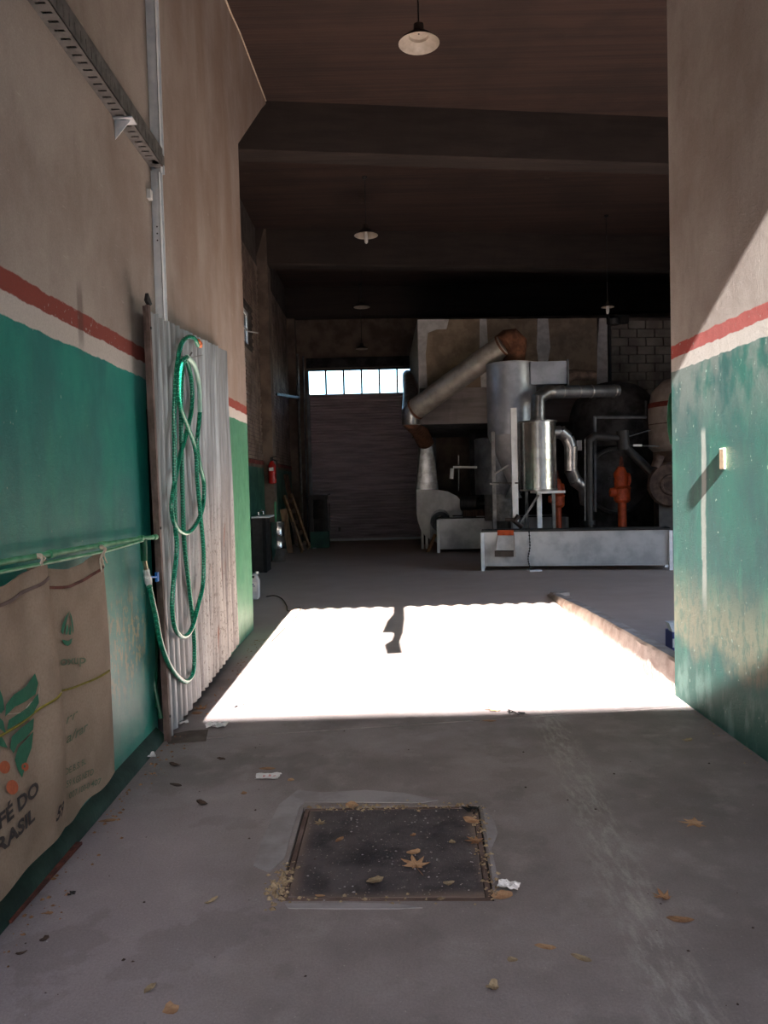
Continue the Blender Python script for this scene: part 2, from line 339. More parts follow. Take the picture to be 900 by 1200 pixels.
# ------------------------------------------------------------------ mesh helpers
def basis(d):
    d = Vector(d).normalized()
    a = Vector((0, 0, 1)) if abs(d.z) < .9 else Vector((0, 1, 0))
    u = d.cross(a).normalized(); return u, u.cross(d).normalized(), d
class MB:
    def __init__(s): s.v = []; s.f = []
    def add(s, vs, fs):
        n = len(s.v); s.v += [Vector(v) for v in vs]; s.f += [tuple(i+n for i in f) for f in fs]; return s
    def box(s, lo, hi, rz=0, piv=None):
        lo, hi = Vector(lo), Vector(hi)
        vs = [Vector((x, y, z)) for x in (lo.x, hi.x) for y in (lo.y, hi.y) for z in (lo.z, hi.z)]
        if rz:
            pv = Vector(piv) if piv is not None else (lo+hi)/2; m = Matrix.Rotation(rz, 3, 'Z')
            vs = [m @ (v-pv) + pv for v in vs]
        return s.add(vs, [(0, 1, 3, 2), (4, 6, 7, 5), (0, 4, 5, 1), (2, 3, 7, 6), (0, 2, 6, 4), (1, 5, 7, 3)])
    def bar(s, a, b, w, h=None, up=(0, 0, 1)):
        a, b = Vector(a), Vector(b); h = h or w; d = (b-a).normalized(); up = Vector(up)
        if abs(d.dot(up)) > .95: up = Vector((0, 1, 0))
        u = d.cross(up).normalized()*w/2; v = d.cross(u).normalized()*h/2
        vs = [p+i*u+j*v for p in (a, b) for i, j in ((-1, -1), (1, -1), (1, 1), (-1, 1))]
        return s.add(vs, [(0, 3, 2, 1), (4, 5, 6, 7), (0, 1, 5, 4), (1, 2, 6, 5), (2, 3, 7, 6), (3, 0, 4, 7)])
    def tube(s, pts, r, seg=16, caps=True, mitre=False):
        pts = [Vector(p) for p in pts]; n = len(pts)
        rs = r if isinstance(r, (list, tuple)) else [r]*n
        up = None; vs = []; fs = []
        for i, p in enumerate(pts):
            d0 = (pts[i]-pts[i-1]).normalized() if i else (pts[1]-pts[0]).normalized()
            d1 = (pts[i+1]-pts[i]).normalized() if i < n-1 else d0
            d = (d0+d1).normalized()
            if up is None: up = basis(d)[0]
            u = (up-up.dot(d)*d).normalized(); up = u; v = d.cross(u)
            k = 1/max(.4, d.dot(d0)) if mitre else 1
            bend = (d1-d0); bd = (bend-bend.dot(d)*d)
            bd = bd.normalized() if bd.length > 1e-5 else None
            for j in range(seg):
                a = 2*math.pi*j/seg; o = (u*math.cos(a)+v*math.sin(a))*rs[i]
                if mitre and bd is not None: o = o + bd*(o.dot(bd))*(k-1)
                vs.append(p+o)
        for i in range(n-1):
            for j in range(seg):
                a = i*seg+j; b_ = i*seg+(j+1) % seg
                fs.append((a, b_, b_+seg, a+seg))
        if caps: fs += [tuple(range(seg-1, -1, -1)), tuple(range((n-1)*seg, n*seg))]
        return s.add(vs, fs)
    def lathe(s, prof, c=(0, 0, 0), axis=(0, 0, 1), seg=32, caps=True):
        u, v, d = basis(axis); c = Vector(c); vs = []; fs = []
        if abs(Vector(axis).normalized().z) > .9: u, v, d = Vector((1, 0, 0)), Vector((0, 1, 0)), Vector((0, 0, 1))
        for r, h in prof:
            for j in range(seg):
                a = 2*math.pi*j/seg; vs.append(c+d*h+(u*math.cos(a)+v*math.sin(a))*max(r, 1e-4))
        for i in range(len(prof)-1):
            for j in range(seg):
                a = i*seg+j; b_ = i*seg+(j+1) % seg; fs.append((a, b_, b_+seg, a+seg))
        if caps: fs += [tuple(range(seg-1, -1, -1)), tuple(range((len(prof)-1)*seg, len(prof)*seg))]
        return s.add(vs, fs)
    def prism(s, pts, vec):
        pts = [Vector(p) for p in pts]; n = len(pts); vec = Vector(vec)
        fs = [tuple(range(n-1, -1, -1)), tuple(range(n, 2*n))]+[(i, (i+1) % n, (i+1) % n+n, i+n) for i in range(n)]
        return s.add(pts+[p+vec for p in pts], fs)
    def grid(s, fn, nu, nv, thick=None):
        vs = [fn(i/nu, j/nv) for j in range(nv+1) for i in range(nu+1)]
        fs = [(j*(nu+1)+i, j*(nu+1)+i+1, (j+1)*(nu+1)+i+1, (j+1)*(nu+1)+i) for j in range(nv) for i in range(nu)]
        if thick is not None:
            t = Vector(thick); N = len(vs); vs += [Vector(v)+t for v in vs]
            fs += [tuple(i+N for i in reversed(f)) for f in fs]
            W = nu+1
            rim = [i for i in range(W)]+[j*W+nu for j in range(1, nv+1)]+[nv*W+i for i in range(nu-1, -1, -1)]+[j*W for j in range(nv-1, 0, -1)]
            for k in range(len(rim)):
                a, b_ = rim[k], rim[(k+1) % len(rim)]; fs.append((b_, a, a+N, b_+N))
        return s.add(vs, fs)
    def build(s, name, mat, parent=None, smooth=None, origin=None):
        me = bpy.data.meshes.new(name)
        o0 = Vector((0, 0, 0))
        if parent is not None:
            q = parent
            while q is not None: o0 += q.location; q = q.parent
            loc = Vector((0, 0, 0))
        elif origin == 'world': loc = Vector((0, 0, 0))
        elif origin is not None: loc = Vector(origin); o0 = loc.copy()
        else:
            xs = [v.x for v in s.v]; ys = [v.y for v in s.v]; zs = [v.z for v in s.v]
            loc = Vector(((min(xs)+max(xs))/2, (min(ys)+max(ys))/2, min(zs))); o0 = loc.copy()
        me.from_pydata([v-o0 for v in s.v], [], s.f); me.materials.append(mat)
        bm = bmesh.new(); bm.from_mesh(me); bmesh.ops.recalc_face_normals(bm, faces=bm.faces); bm.to_mesh(me); bm.free()
        if smooth is not None:
            me.polygons.foreach_set('use_smooth', [True]*len(me.polygons)); me.set_sharp_from_angle(angle=R(smooth))
        o = bpy.data.objects.new(name, me); col.objects.link(o); o.location = loc
        if parent is not None: o.parent = parent
        return o
def thing(name, label, cat, loc, group=None):
    o = bpy.data.objects.new(name, None); col.objects.link(o); o.location = loc; o.empty_display_size = .1
    return tag(o, label, cat, group)
def tag(o, label, cat, group=None, kind=None):
    o['label'] = label; o['category'] = cat
    if group: o['group'] = group
    if kind: o['kind'] = kind
    return o
def struct(o, label=None, cat=None):
    o['kind'] = 'structure'
    if label: o['label'] = label
    if cat: o['category'] = cat
    return o
def bz(p, n=8):   # Catmull-Rom through points
    p = [Vector(q) for q in p]; out = []
    for i in range(len(p)-1):
        a = p[i-1] if i else p[i]*2-p[i+1]; b_ = p[i]; c = p[i+1]; d = p[i+2] if i+2 < len(p) else p[i+1]*2-p[i]
        for k in range(n):
            t = k/n; out.append(.5*((2*b_)+(c-a)*t+(2*a-5*b_+4*c-d)*t*t+(3*b_-a-3*c+d)*t**3))
    return out+[p[-1]]

# ------------------------------------------------------------------ setting: floor
WL, WR = -1.48, 2.105
floor = MB().box((-9, -20, -.3), (12, 26, -.02)).build('floor', M['under'], origin='world')
struct(floor, 'grey concrete floor with a dark rectangular inspection cover, dusty and scuffed', 'floor')
ja, jb = oz(200, 868), oz(805, 828)
def jy(x): return ja.y+(x-ja.x)*(jb.y-ja.y)/(jb.x-ja.x)
Q = [oz(356, 946), oz(561, 943), oz(580, 1056), oz(325, 1056)]     # corners of the cover opening
m = MB()
def slabface(m, pts, z1=0., z0=-.02): m.prism([(p[0], p[1], z0) for p in pts], (0, 0, z1-z0))
x0, x1 = -9, 12
slabface(m, [(x0, -20), (x1, -20), (x1, Q[2].y), (Q[2].x, Q[2].y), (Q[3].x, Q[3].y), (x0, Q[3].y)])
slabface(m, [(x0, Q[3].y), (Q[3].x, Q[3].y), (Q[0].x, Q[0].y), (x0, Q[0].y)])
slabface(m, [(Q[2].x, Q[2].y), (x1, Q[2].y), (x1, Q[1].y), (Q[1].x, Q[1].y)])
slabface(m, [(x0, Q[0].y), (Q[0].x, Q[0].y), (Q[1].x, Q[1].y), (x1, Q[1].y), (x1, jy(x1)-.007), (x0, jy(x0)-.007)])
m.build('concrete_slab', M['floor'], floor)
m = MB(); slabface(m, [(x0, jy(x0)+.007), (x1, jy(x1)+.007), (x1, 26), (x0, 26)])
m.build('concrete_slab', M['floor'], floor)
def pxpoly(pts, s=1, o=(0, 0), z=0): return [oz(o[0]+p[0]/s, o[1]+p[1]/s, z) for p in pts]
c1 = pxpoly([(20, 315), (45, 235), (100, 120), (160, 72), (240, 80), (380, 72), (500, 82), (610, 104), (560, 112), (185, 110), (165, 130), (135, 230), (118, 290), (70, 335)], 2.727, (290, 900))
MB().prism(c1, (0, 0, .004)).build('cement_patch', M['cement'], floor)
c2 = pxpoly([(120, 436), (300, 434), (470, 436), (560, 448), (480, 452), (300, 452), (130, 450)], 2.727, (290, 900))
MB().prism(c2, (0, 0, .004)).build('cement_patch', M['cement'], floor)
c4 = pxpoly([(752, 118), (790, 175), (800, 210), (780, 260), (800, 350), (786, 370), (770, 250)], 2.727, (290, 900))
MB().prism(c4, (0, 0, .003)).build('cement_patch', M['cement'], floor)
c3 = pxpoly([(240, 250), (330, 232), (425, 226), (415, 280), (330, 288), (232, 294)], 4.09, (140, 800))
MB().prism(c3, (0, 0, .003)).build('damp_patch', M['damp'], floor)

# inspection cover
cc = (Q[0]+Q[1]+Q[2]+Q[3])/4
cover = thing('inspection_cover', 'dark rusty rectangular steel plate let into the concrete, strewn with leaves', 'manhole cover', (cc.x, cc.y, -.02))
def inset(P, k): return [p+(cc-p).normalized()*k for p in P]
def quadgrid(P, z, n=14):
    def fn(u, v):
        p = (P[3]*(1-u)+P[2]*u)*(1-v)+(P[0]*(1-u)+P[1]*u)*v
        return Vector((p.x, p.y, z+.006*math.sin(math.pi*u)*math.sin(math.pi*v)+.0035*noise.noise(Vector((p.x*7, p.y*7, 0)))))
    return fn
MB().grid(quadgrid(inset(Q, .05), -.003), 30, 30, (0, 0, -.012)).build('plate', M['plate'], cover, 40)
I1, I2 = inset(Q, .014), inset(Q, .042)
m = MB()
for i in range(4):
    a, b_ = I1[i], I1[(i+1) % 4]; c, d = I2[(i+1) % 4], I2[i]
    m.prism([(q.x, q.y, -.02) for q in (a, b_, c, d)], (0, 0, .016))
m.build('frame', M['rustframe'], cover)

# kerb along the open bay
ka = [oz(794, 816), oz(771, 800), oz(736, 772), oz(687, 723), oz(655, 697)]
hs = [.25, .235, .215, .17, .03]
ks = [(2.112, 5.56, .25), (2.125, 6.2, .235), (2.148, 7.1, .21), (2.185, 8.4, .165), (2.21, 9.2, .12), (2.24, 9.9, .075), (2.27, 10.6, .03)]
m = MB()
def kerbfn(n=60):
    rows = []
    for i in range(n+1):
        t = i/n*(len(ks)-1); k = min(int(t), len(ks)-2); f = t-k
        a, b_ = Vector(ks[k]), Vector(ks[k+1]); p = a.lerp(b_, f); h = p.z
        nz = lambda s: .012*noise.noise(Vector((p.y*4+s, s*3, 0)))
        rows.append([Vector((p.x-.02, p.y, -.01)), Vector((p.x+nz(1), p.y, h*.5)), Vector((p.x+.012+nz(2), p.y, h-.02+nz(3))),
                     Vector((p.x+.03, p.y, h+nz(4)*.6)), Vector((p.x+.13, p.y, h+nz(5)*.6)), Vector((p.x+.15+nz(6), p.y, h-.02)), Vector((p.x+.16, p.y, -.01))])
    return rows
rows = kerbfn(); W = 7
m.add([v for r_ in rows for v in r_], [(i*W+j, i*W+j+1, (i+1)*W+j+1, (i+1)*W+j) for i in range(60) for j in range(W-1)]+[tuple(range(W)), tuple(reversed(range(60*W, 61*W)))])
kerb = struct(m.build('kerb', M['kerb'], origin='world', smooth=35), 'low worn concrete kerb beside the sunlit floor, tapering away from the wall', 'kerb')
m = MB(); m.box((2.32, 10.45, .0), (2.52, 10.62, .045), .3)
m.build('rubble', M['kerb'], kerb)

# ------------------------------------------------------------------ setting: entrance walls
YE = 8.60
wl = MB()
HW = 7.25
wl.box((WL-.3, 1.1, 0), (WL, 4.90, HW)); wl.box((WL-.3, 4.90, 2.22), (WL, 7.15, HW))
wl.prism([(WL, 7.15, 0), (WL, YE, 0), (WL, YE, 5.38), (WL, 10.55, 6.7), (WL, 10.95, 6.95), (WL, 10.95, HW), (WL, 7.15, HW)], (-.3, 0, 0))
wall_left = struct(wl.build('wall_left', M['wl'], origin='world'), 'plaster entrance wall painted green below a red and white stripe, behind the corrugated sheet', 'wall')
m = MB(); m.box((WL-1.2, 4.7, 0), (WL-1.15, 7.3, 2.4)); m.box((WL-1.2, 4.7, 0), (WL-.3, 4.75, 2.4)); m.box((WL-1.2, 7.25, 0), (WL-.3, 7.3, 2.4)); m.box((WL-1.2, 4.7, 2.35), (WL-.3, 7.3, 2.4))
m.build('recess_lining', M['blackmat'], wall_left)
wr = MB()
wr.box((WR, -1.4, 0), (WR+.28, 5.55, 7.25))
wall_right = struct(wr.build('wall_right', M['wr'], origin='world'), 'rough plaster entrance wall with worn green paint, sunlit, ending beside the kerb', 'wall')
m = MB(); m.box((WR+.28, 5.27, 0), (3.1, 5.55, 7.25)); m.box((3.1, 5.27, 4.7), (8.8, 5.55, 7.25)); m.box((8.0, 5.27, 0), (8.8, 5.55, 4.7)); struct(m.build('wall_front', M['hallwall'], origin='world'))  # wide opening added out of view, lets yard skylight fill the hall
# low plinth along the entrance wall
m = MB(); m.prism([(WL, 1.1, 0), (WL+.055, 1.1, 0), (WL+.05, 1.1, .035), (WL+.025, 1.1, .06), (WL, 1.1, .085)], (0, 3.76, 0))
struct(m.build('baseboard_left', M['plinth'], origin='world', smooth=60))

# ceiling with beams
ce = MB()
ce.box((WL-.45, -1.4, 6.6), (WR+.28, 5.4, 7.25)); ce.box((-3.2, 5.4, 6.6), (9, 7.6, 7.25))
ce.prism([(-3.2, 7.6, 6.6), (-3.2, 11.0, 7.0), (-3.2, 25, 7.0), (-3.2, 25, 7.25), (-3.2, 7.6, 7.25)], (12.2, 0, 0))
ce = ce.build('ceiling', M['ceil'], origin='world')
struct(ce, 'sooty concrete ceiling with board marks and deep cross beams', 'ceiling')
def beam(y0, s, zb, w=.32):
    xa, xb = -2.75, 8.8
    m = MB()
    pr = [(0, 7.05), (.03, zb+.03), (.06, zb), (w-.03, zb), (w, zb+.03), (w+.03, 7.05)]
    n = len(pr)
    A = [Vector((xa, y0+s*xa+a, z)) for a, z in pr]; B = [Vector((xb, y0+s*xb+a, z)) for a, z in pr]
    m.add(A+B, [tuple(range(n)), tuple(range(2*n-1, n-1, -1))]+[(i, i+n, (i+1) % n+n, (i+1) % n) for i in range(n)])
    return m.build('beam', M['beam'], ce)
beam(11.15, .135, 6.3, .4); beam(16.6, .13, 6.27, .4); beam(21.2, .04, 6.2, .4)
m = MB(); m.tube(bz([(WL+.01, 1.2, 6.585), (WL+.01, 3, 6.585), (WL+.01, 7.55, 6.585), (WL+.012, 9, 6.75), (WL+.01, 10.9, 6.97)]), .009, 6)
tag(m.build('conduit', M['string'], smooth=40), 'thin pale conduit running where the entrance wall meets the ceiling', 'conduit')

# ------------------------------------------------------------------ setting: hall
HX = -2.5
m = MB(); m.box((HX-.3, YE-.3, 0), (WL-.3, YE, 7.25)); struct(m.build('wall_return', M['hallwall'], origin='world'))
wy0, wy1, wz0, wz1 = 13.9, 15.35, 4.35, 5.05
hw = MB()
hw.box((HX-.3, YE, 0), (HX, wy0, 7.25)); hw.box((HX-.3, wy1, 0), (HX, 22.3, 7.25))
hw.box((HX-.3, wy0, 0), (HX, wy1, wz0)); hw.box((HX-.3, wy0, wz1), (HX, wy1, 7.25))
wh = struct(hw.build('wall_left_hall', M['mortar'], origin='world'), 'sooty brick hall wall with dark green dado beyond the entrance', 'wall')
bm_ = MB()
for (ya, yb) in ((12.6, 16.28), (16.75, 21.25)):
    z = 2.16; r_ = 0
    while z < 6.2:
        y = ya+(.13 if r_ % 2 else 0)
        while y < yb-.1:
            y2 = min(y+.245, yb)
            if not (wy0-.05 < y2 and y < wy1+.05 and wz0-.06 < z+.07 and z < wz1+.05):
                bm_.box((HX-.01, y, z), (HX+.012+rnd.random()*.008, y2-.012, z+.062))
            y += .257
        z += .075; r_ += 1
bo = bm_.build('brickwork', M['brickA'], wh); bo['kind'] = 'stuff'
MB().box((HX, YE+.02, 0), (HX+.02, 21.3, 2.0)).build('dado', M['dkgreen'], wh)
MB().box((HX, YE+.02, 2.06), (HX+.024, 21.3, 2.14)).build('stripe', M['stripe_dk'], wh)
MB().box((HX, YE+.02, 2.0), (HX+.022, 21.3, 2.06)).build('stripe', M['hallwall'], wh)
for y0 in (17.05-.75, 21.3):
    c = MB(); c.box((HX-.02, y0, .0), (HX+.22, y0+.42, 7.0))
    cl = c.build('column', M['hallwall'], wh)
MB().box((HX+.215, 16.29, .5), (HX+.235, 16.5, 1.28)).build('paint_panel', M['greenpost'], wh)
# window in the hall's side wall
wn = struct(MB().box((HX-.1, wy0, wz0), (HX-.06, wy1, wz0+.05)).build('window_2', M['white_steel'], origin='world'), 'small bright side window high in the brick wall', 'window')
fr = MB(); fr.box((HX-.1, wy0, wz1-.05), (HX-.06, wy1, wz1))
for y in (wy0+.02, wy0+.5, wy0+.98, wy1-.03): fr.bar((HX-.08, y, wz0), (HX-.08, y, wz1), .035)
fr.bar((HX-.08, wy0, 4.7), (HX-.08, wy1, 4.7), .03)
fr.build('window_frame', M['white_steel'], wn)
for k in range(3):
    MB().box((HX-.085, wy0+.04+k*.48, wz0+.05), (HX-.08, wy0+.48+k*.48, wz1-.05)).build('pane', M['glass'], wn)
MB().bar((HX-.05, 15.2, 4.66), (HX+.12, 15.4, 4.66), .02).build('casement_stay', M['white_steel'], wn)

# back wall, transom window and roller shutter
YB = 21.8
dl, dr = -2.0, 1.53; zt0, zt1 = 4.17, 4.88
bw = MB(); bw.box((HX-.3, YB, 0), (dl, YB+.3, 7.25)); bw.box((dr, YB, 0), (8.6, YB+.3, 7.25)); bw.box((dl, YB, zt1), (dr, YB+.3, 7.25))
struct(bw.build('wall_back', M['hallwall'], origin='world'), 'dark back wall around the roller shutter', 'wall')
win = struct(MB().box((dl, YB+.02, zt1-.05), (dr, YB+.1, zt1)).build('window_1', M['black'], origin='world'), 'strip of bright panes above the roller shutter', 'window')
MB().box((dl, YB+.02, zt0-.06), (dr, YB+.1, zt0)).build('window_sill', M['black'], win)
npn = 7; pw = (dr-dl)/npn
for k in range(npn+1): MB().box((dl+k*pw-.025, YB+.02, zt0), (dl+k*pw+.025, YB+.1, zt1-.05)).build('mullion', M['black'], win)
for k in range(npn): MB().box((dl+k*pw+.025, YB+.05, zt0), (dl+(k+1)*pw-.025, YB+.055, zt1-.05)).build('pane', M['glass'], win)
door = struct(MB().box((dl-.04, YB-.1, 0), (dl+.05, YB-.02, zt0)).build('door_1', M['steel_dk'], origin='world'), 'closed ribbed steel roller shutter under a strip window', 'door')
MB().box((dr-.05, YB-.1, 0), (dr+.04, YB-.02, zt0)).build('guide_rail', M['steel_dk'], door)
m = MB(); z = .07
vs = []; fs = []
nsl = 52; hsl = (zt0-.07)/nsl
for k in range(nsl):
    for t, dy in ((0, .0), (.15, -.012), (.5, -.03), (.85, -.012)):
        vs += [(dl+.03, YB-.05+dy, .07+(k+t)*hsl), (dr-.03, YB-.05+dy, .07+(k+t)*hsl)]
fs = [(2*i, 2*i+1, 2*i+3, 2*i+2) for i in range(len(vs)//2-1)]
m.add(vs, fs); cu = m.build('slat_curtain', M['shutter'], door, 50); cu['kind'] = 'stuff'
MB().box((dl+.03, YB-.085, .012), (dr-.03, YB-.025, .08)).build('bottom_bar', M['galv'], door)
MB().box((dl-.02, YB-.16, zt1+.02), (dr, YB-.01, 5.16)).build('shutter_box', M['blackmat'], door)
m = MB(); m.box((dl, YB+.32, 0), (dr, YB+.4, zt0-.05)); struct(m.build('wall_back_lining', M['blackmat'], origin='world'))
m = MB(); m.box((8.5, 5.4, 0), (8.8, 6.6, 7.25)); m.box((8.5, 11.6, 0), (8.8, 22.1, 7.25)); m.box((8.5, 6.6, 4.6), (8.8, 11.6, 7.25)); struct(m.build('wall_right_hall', M['hallwall'], origin='world'))  # unseen side opening added to brighten the hall and machines

# box room raised under the beam: boarded front, concrete band below
YM = 16.72
def my(x): return YM+.085*x
xl, xr = .885, 8.5
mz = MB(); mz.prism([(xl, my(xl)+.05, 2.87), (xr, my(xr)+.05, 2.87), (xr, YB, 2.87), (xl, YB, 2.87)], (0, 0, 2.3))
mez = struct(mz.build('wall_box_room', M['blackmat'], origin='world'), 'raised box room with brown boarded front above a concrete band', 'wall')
def mp(px): # x on the front face under image column px at mid height
    d = ray(px, 415); t = YM/(d.y-.085*d.x); return d.x*t
def face(px0, px1, z0, z1, off, mat, name, par, wob=0):
    xa, xb = mp(px0), mp(px1)
    MB().prism([(xa, my(xa)+off, z0), (xb, my(xb)+off, z0), (xb, my(xb)+.05, z0), (xa, my(xa)+.05, z0)], (0, 0, z1-z0)).build(name, mat, par)
for a, b_ in ((497, 564), (571, 630), (643, 700)): face(a, b_, 3.66, 5.14, 0, M['panel'], 'panel', mez)
def strip(pts, par, mat):
    q = []
    for px, z in pts:
        x = mp(px); q.append(Vector((x, my(x)-.006, z)))
    MB().prism(q, (0, .05, 0)).build('plaster_strip', mat, par)
strip([(563, 3.66), (571.5, 3.66), (572.5, 4.3), (571, 5.14), (563, 5.14), (562, 4.4)], mez, M['joint'])
strip([(630, 3.66), (643, 3.66), (642, 4.2), (645, 4.5), (643, 5.14), (631, 5.14), (629, 4.5), (631, 4.2)], mez, M['joint'])
strip([(699, 3.66), (712, 3.66), (712, 5.14), (703, 5.14), (700, 4.5)], mez, M['joint'])
strip([(490.5, 3.66), (500, 3.66), (499, 4.4), (502, 4.85), (512, 4.92), (524, 4.93), (527, 5.14), (490.5, 5.14)], mez, M['joint'])
MB().box((xl-.012, my(xl)+.02, 2.87), (xl+.02, YB-.2, 5.14)).build('side_panel', M['joint'], mez)
face(490.5, 713, 2.87, 3.65, -.05, M['band'], 'concrete_band', mez)
face(713.5, 716, 2.87, 5.14, -.02, M['black'], 'corner_strip', mez)
face(716, 845, 2.87, 5.14, .03, M['mortar'], 'mortar_bed', mez)
xa, xb = mp(716), mp(800); r_ = 0; z = 3.0
while z < 5.0:
    x = xa-(.2 if r_ % 2 else 0)
    while x < xb:
        p, q = max(x, xa), min(x+.39, xb)
        if q-p > .08:
            MB().prism([(p+.008, my(p)-.012-rnd.random()*.008, z), (q-.008, my(q)-.012, z), (q-.008, my(q)+.03, z), (p+.008, my(p)+.03, z)], (0, 0, .175)).build('brick', M['block'], mez)
        x += .4
    z += .19; r_ += 1
# posts carrying the box room at the back, dark back space
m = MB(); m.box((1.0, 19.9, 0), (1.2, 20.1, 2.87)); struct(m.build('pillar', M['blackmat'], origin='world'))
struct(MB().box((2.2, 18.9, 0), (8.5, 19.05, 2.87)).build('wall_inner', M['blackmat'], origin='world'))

# building across the street and roof edge over the gateway: they shape the sun patch
m = MB(); m.box((-30, -17, 0), (30, -16.3, 11.25)); m.box((-30, -26, 0), (30, -17, 10.6))
struct(m.build('wall_opposite', M['outside'], origin='world'), 'plain building across the street, behind the camera', 'building')
struct(MB().box((-30, -16.3, -.3), (30, -1.4, -.02)).build('street', M['outside'], origin='world'))
rf = MB()
def roofn(u, v):
    x = -2.2+u*5.2; return Vector((x, -2.0+v*.8, 6.17+.035*math.sin(x*2*math.pi/.21)))
rf.grid(roofn, 300, 1, (0, 0, .006))
struct(rf.build('roof_edge', M['corr'], origin='world', smooth=60))
struct(MB().box((-3.2, -1.6, 6.24), (9, -1.38, 9.3)).build('wall_gable', M['outside'], origin='world'))  # unseen, height added to keep direct sun out of the side yard
m = MB(); m.box((-3.2, -1.5, 0), (-1.8, -1.4, 6.3)); m.box((-1.9, -1.4, 0), (-1.8, 1.1, 7.2)); m.prism([(-1.9, 1.0, 0), (-1.37, 1.0, 0), (-1.37, 1.0, 2.4), (-1.41, 1.0, 4.7), (-1.46, 1.0, 5.0), (-1.47, 1.0, 7.2), (-1.9, 1.0, 7.2)], (0, .1, 0)); m.box((-1.9, 1.1, 0), (WL-.28, 1.2, 7.2)); m.box((WR+.0, -1.5, 0), (9, -1.4, 6.3)); struct(m.build('wall_gateway', M['outside'], origin='world'))  # tapered jamb post shaped out of view to keep sun off sacks and pipe

# ------------------------------------------------------------------ entrance: corrugated sheet, hose, rail
def corr_sheet():
    t = thing('corrugated_sheet', 'tall grey corrugated metal sheet door with rusty edge against the entrance wall', 'metal sheet', (-1.40, 4.85, 0))
    TL, BL = Vector((-1.40, 4.74, 2.69)), Vector((-1.40, 4.86, .03))
    TR, BR = Vector((-1.40, 7.17, 2.855)), Vector((-1.40, 7.30, .13))
    n = 19
    def fn(u, v):
        p = (BL*(1-u)+BR*u)*(1-v)+(TL*(1-u)+TR*u)*v
        a = .02*math.sin(u*n*2*math.pi)
        p = p+Vector((a+.01*noise.noise(Vector((u*3, v*3, 1))), 0, 0))
        if v > .99: p.z += .012*noise.noise(Vector((u*23, 0, 4)))
        if v < .01: p.z += .02*noise.noise(Vector((u*31, 0, 2)))-.01
        return p
    MB().grid(fn, n*12, 12, (-.0025, 0, 0)).build('sheet', M['corr'], t, 60)
    m = MB(); a0, a1 = BL+Vector((.01, -.03, -.03)), TL+Vector((.01, -.03, .03))
    m.bar(a0, a1, .036, .02, (1, 0, 0)); m.bar(a0+Vector((-.02, .012, 0)), a1+Vector((-.02, .012, 0)), .012, .03, (1, 0, 0))
    ef = m.build('edge_frame', M['rustframe'], t)
    for k in (0.06, .5, .95):
        p = a0.lerp(a1, k)+Vector((.010, 0, 0)); MB().lathe([(.009, 0), (.009, .006), (.004, .008)], p, (1, 0, 0), 8).build('bolt', M['black'], ef)
    m = MB(); p = TL+Vector((0, -.07, .05)); m.prism([p, p+Vector((0, .06, -.02)), p+Vector((.0, .10, .0)), p+Vector((0, .03, .05))], (.02, 0, 0)); m.build('hinge_tab', M['black'], t)
corr_sheet()

def hp(px, py, x=-1.36): return ox(px, py, x)
Z3 = lambda pts: [(150+a/2.306, 340+b_/2.306) for a, b_ in pts]
S1 = Z3([(190, 150), (178, 130), (160, 128), (142, 152), (130, 230), (125, 330), (126, 430), (126, 520), (127, 620), (132, 700), (123, 790), (120, 860), (128, 915), (150, 937), (172, 915), (190, 850), (203, 790), (204, 700), (196, 610), (188, 520), (182, 430), (162, 370), (140, 310), (138, 245), (145, 195), (160, 180)])
S2 = Z3([(160, 180), (180, 205), (192, 260), (194, 330), (187, 410), (193, 470), (205, 520), (203, 580), (188, 625), (160, 656), (130, 640), (118, 590), (126, 520), (140, 450), (158, 385), (172, 320), (172, 250), (160, 195), (152, 186)])
S3 = Z3([(152, 186), (146, 220), (143, 320), (145, 430), (148, 560), (152, 680), (165, 800), (176, 900), (180, 980), (176, 1035), (158, 1058), (135, 1045), (110, 1010), (88, 950), (75, 880), (64, 830), (58, 800)])
hose = thing('garden_hose', 'long green braided garden hose looped on a hook over the corrugated sheet', 'hose', hp(222, 610, -1.37))
def strand(S, x0, x1, mat=None, r=.016):
    n = len(S); pts = [ox(px, py, x0+(x1-x0)*i/(n-1)) for i, (px, py) in enumerate(S)]
    return MB().tube(bz(pts, 6), r, 12)
strand(S1, -1.355, -1.32).build('loop', M['hose'], hose, 60)
strand(S2, -1.315, -1.36).build('loop', M['hose'], hose, 60)
strand(S3, -1.36, -1.37).build('supply_length', M['hose'], hose, 60)
bl = [(px, py) for px, py in S2[:4]]
strand(bl, -1.3148, -1.3215, r=.017).build('sunlit_bend', M['hosepale'], hose, 60)  # pale length laid over the bend, painted as if the sun catches it
a, b_ = hp(232, 400, -1.35), hp(238, 412, -1.34)
dr_ = (b_-a).normalized()
MB().lathe([(.015, 0), (.019, .004), (.019, .03), (.024, .032), (.024, .05), (.016, .054), (.015, .075), (.01, .08)], a-dr_*.01, dr_, 16).build('connector', M['orangep'], hose, 40)
m = MB(); hk = hp(217, 418, -1.36); m.tube([hk+Vector((-.06, 0, 0)), hk+Vector((.03, 0, 0)), hk+Vector((.05, 0, .03))], .006, 8)
m.tube([hk+Vector((.0, .02, -.01)), hp(238, 416, -1.37)], .0025, 6)
tag(m.build('wall_hook', M['galv_dk'], smooth=50), 'thin wire hook holding up the green hose', 'hook')
# lengths of hose inside the gap
m = MB(); m.tube(bz([ox(179, 722, -1.5), ox(181, 740, -1.5), ox(180, 790, -1.49), ox(184, 820, -1.46), ox(189, 842, -1.43)], 6), .014, 10)
m.tube(bz([ox(184, 735, -1.5), ox(183, 775, -1.5), ox(182, 815, -1.5), ox(183, 828, -1.47)], 6), .012, 10)
tag(m.build('hose_end', M['gplastic'], smooth=60), 'short dull green hose tucked in the dark gap beside the sheet', 'hose')

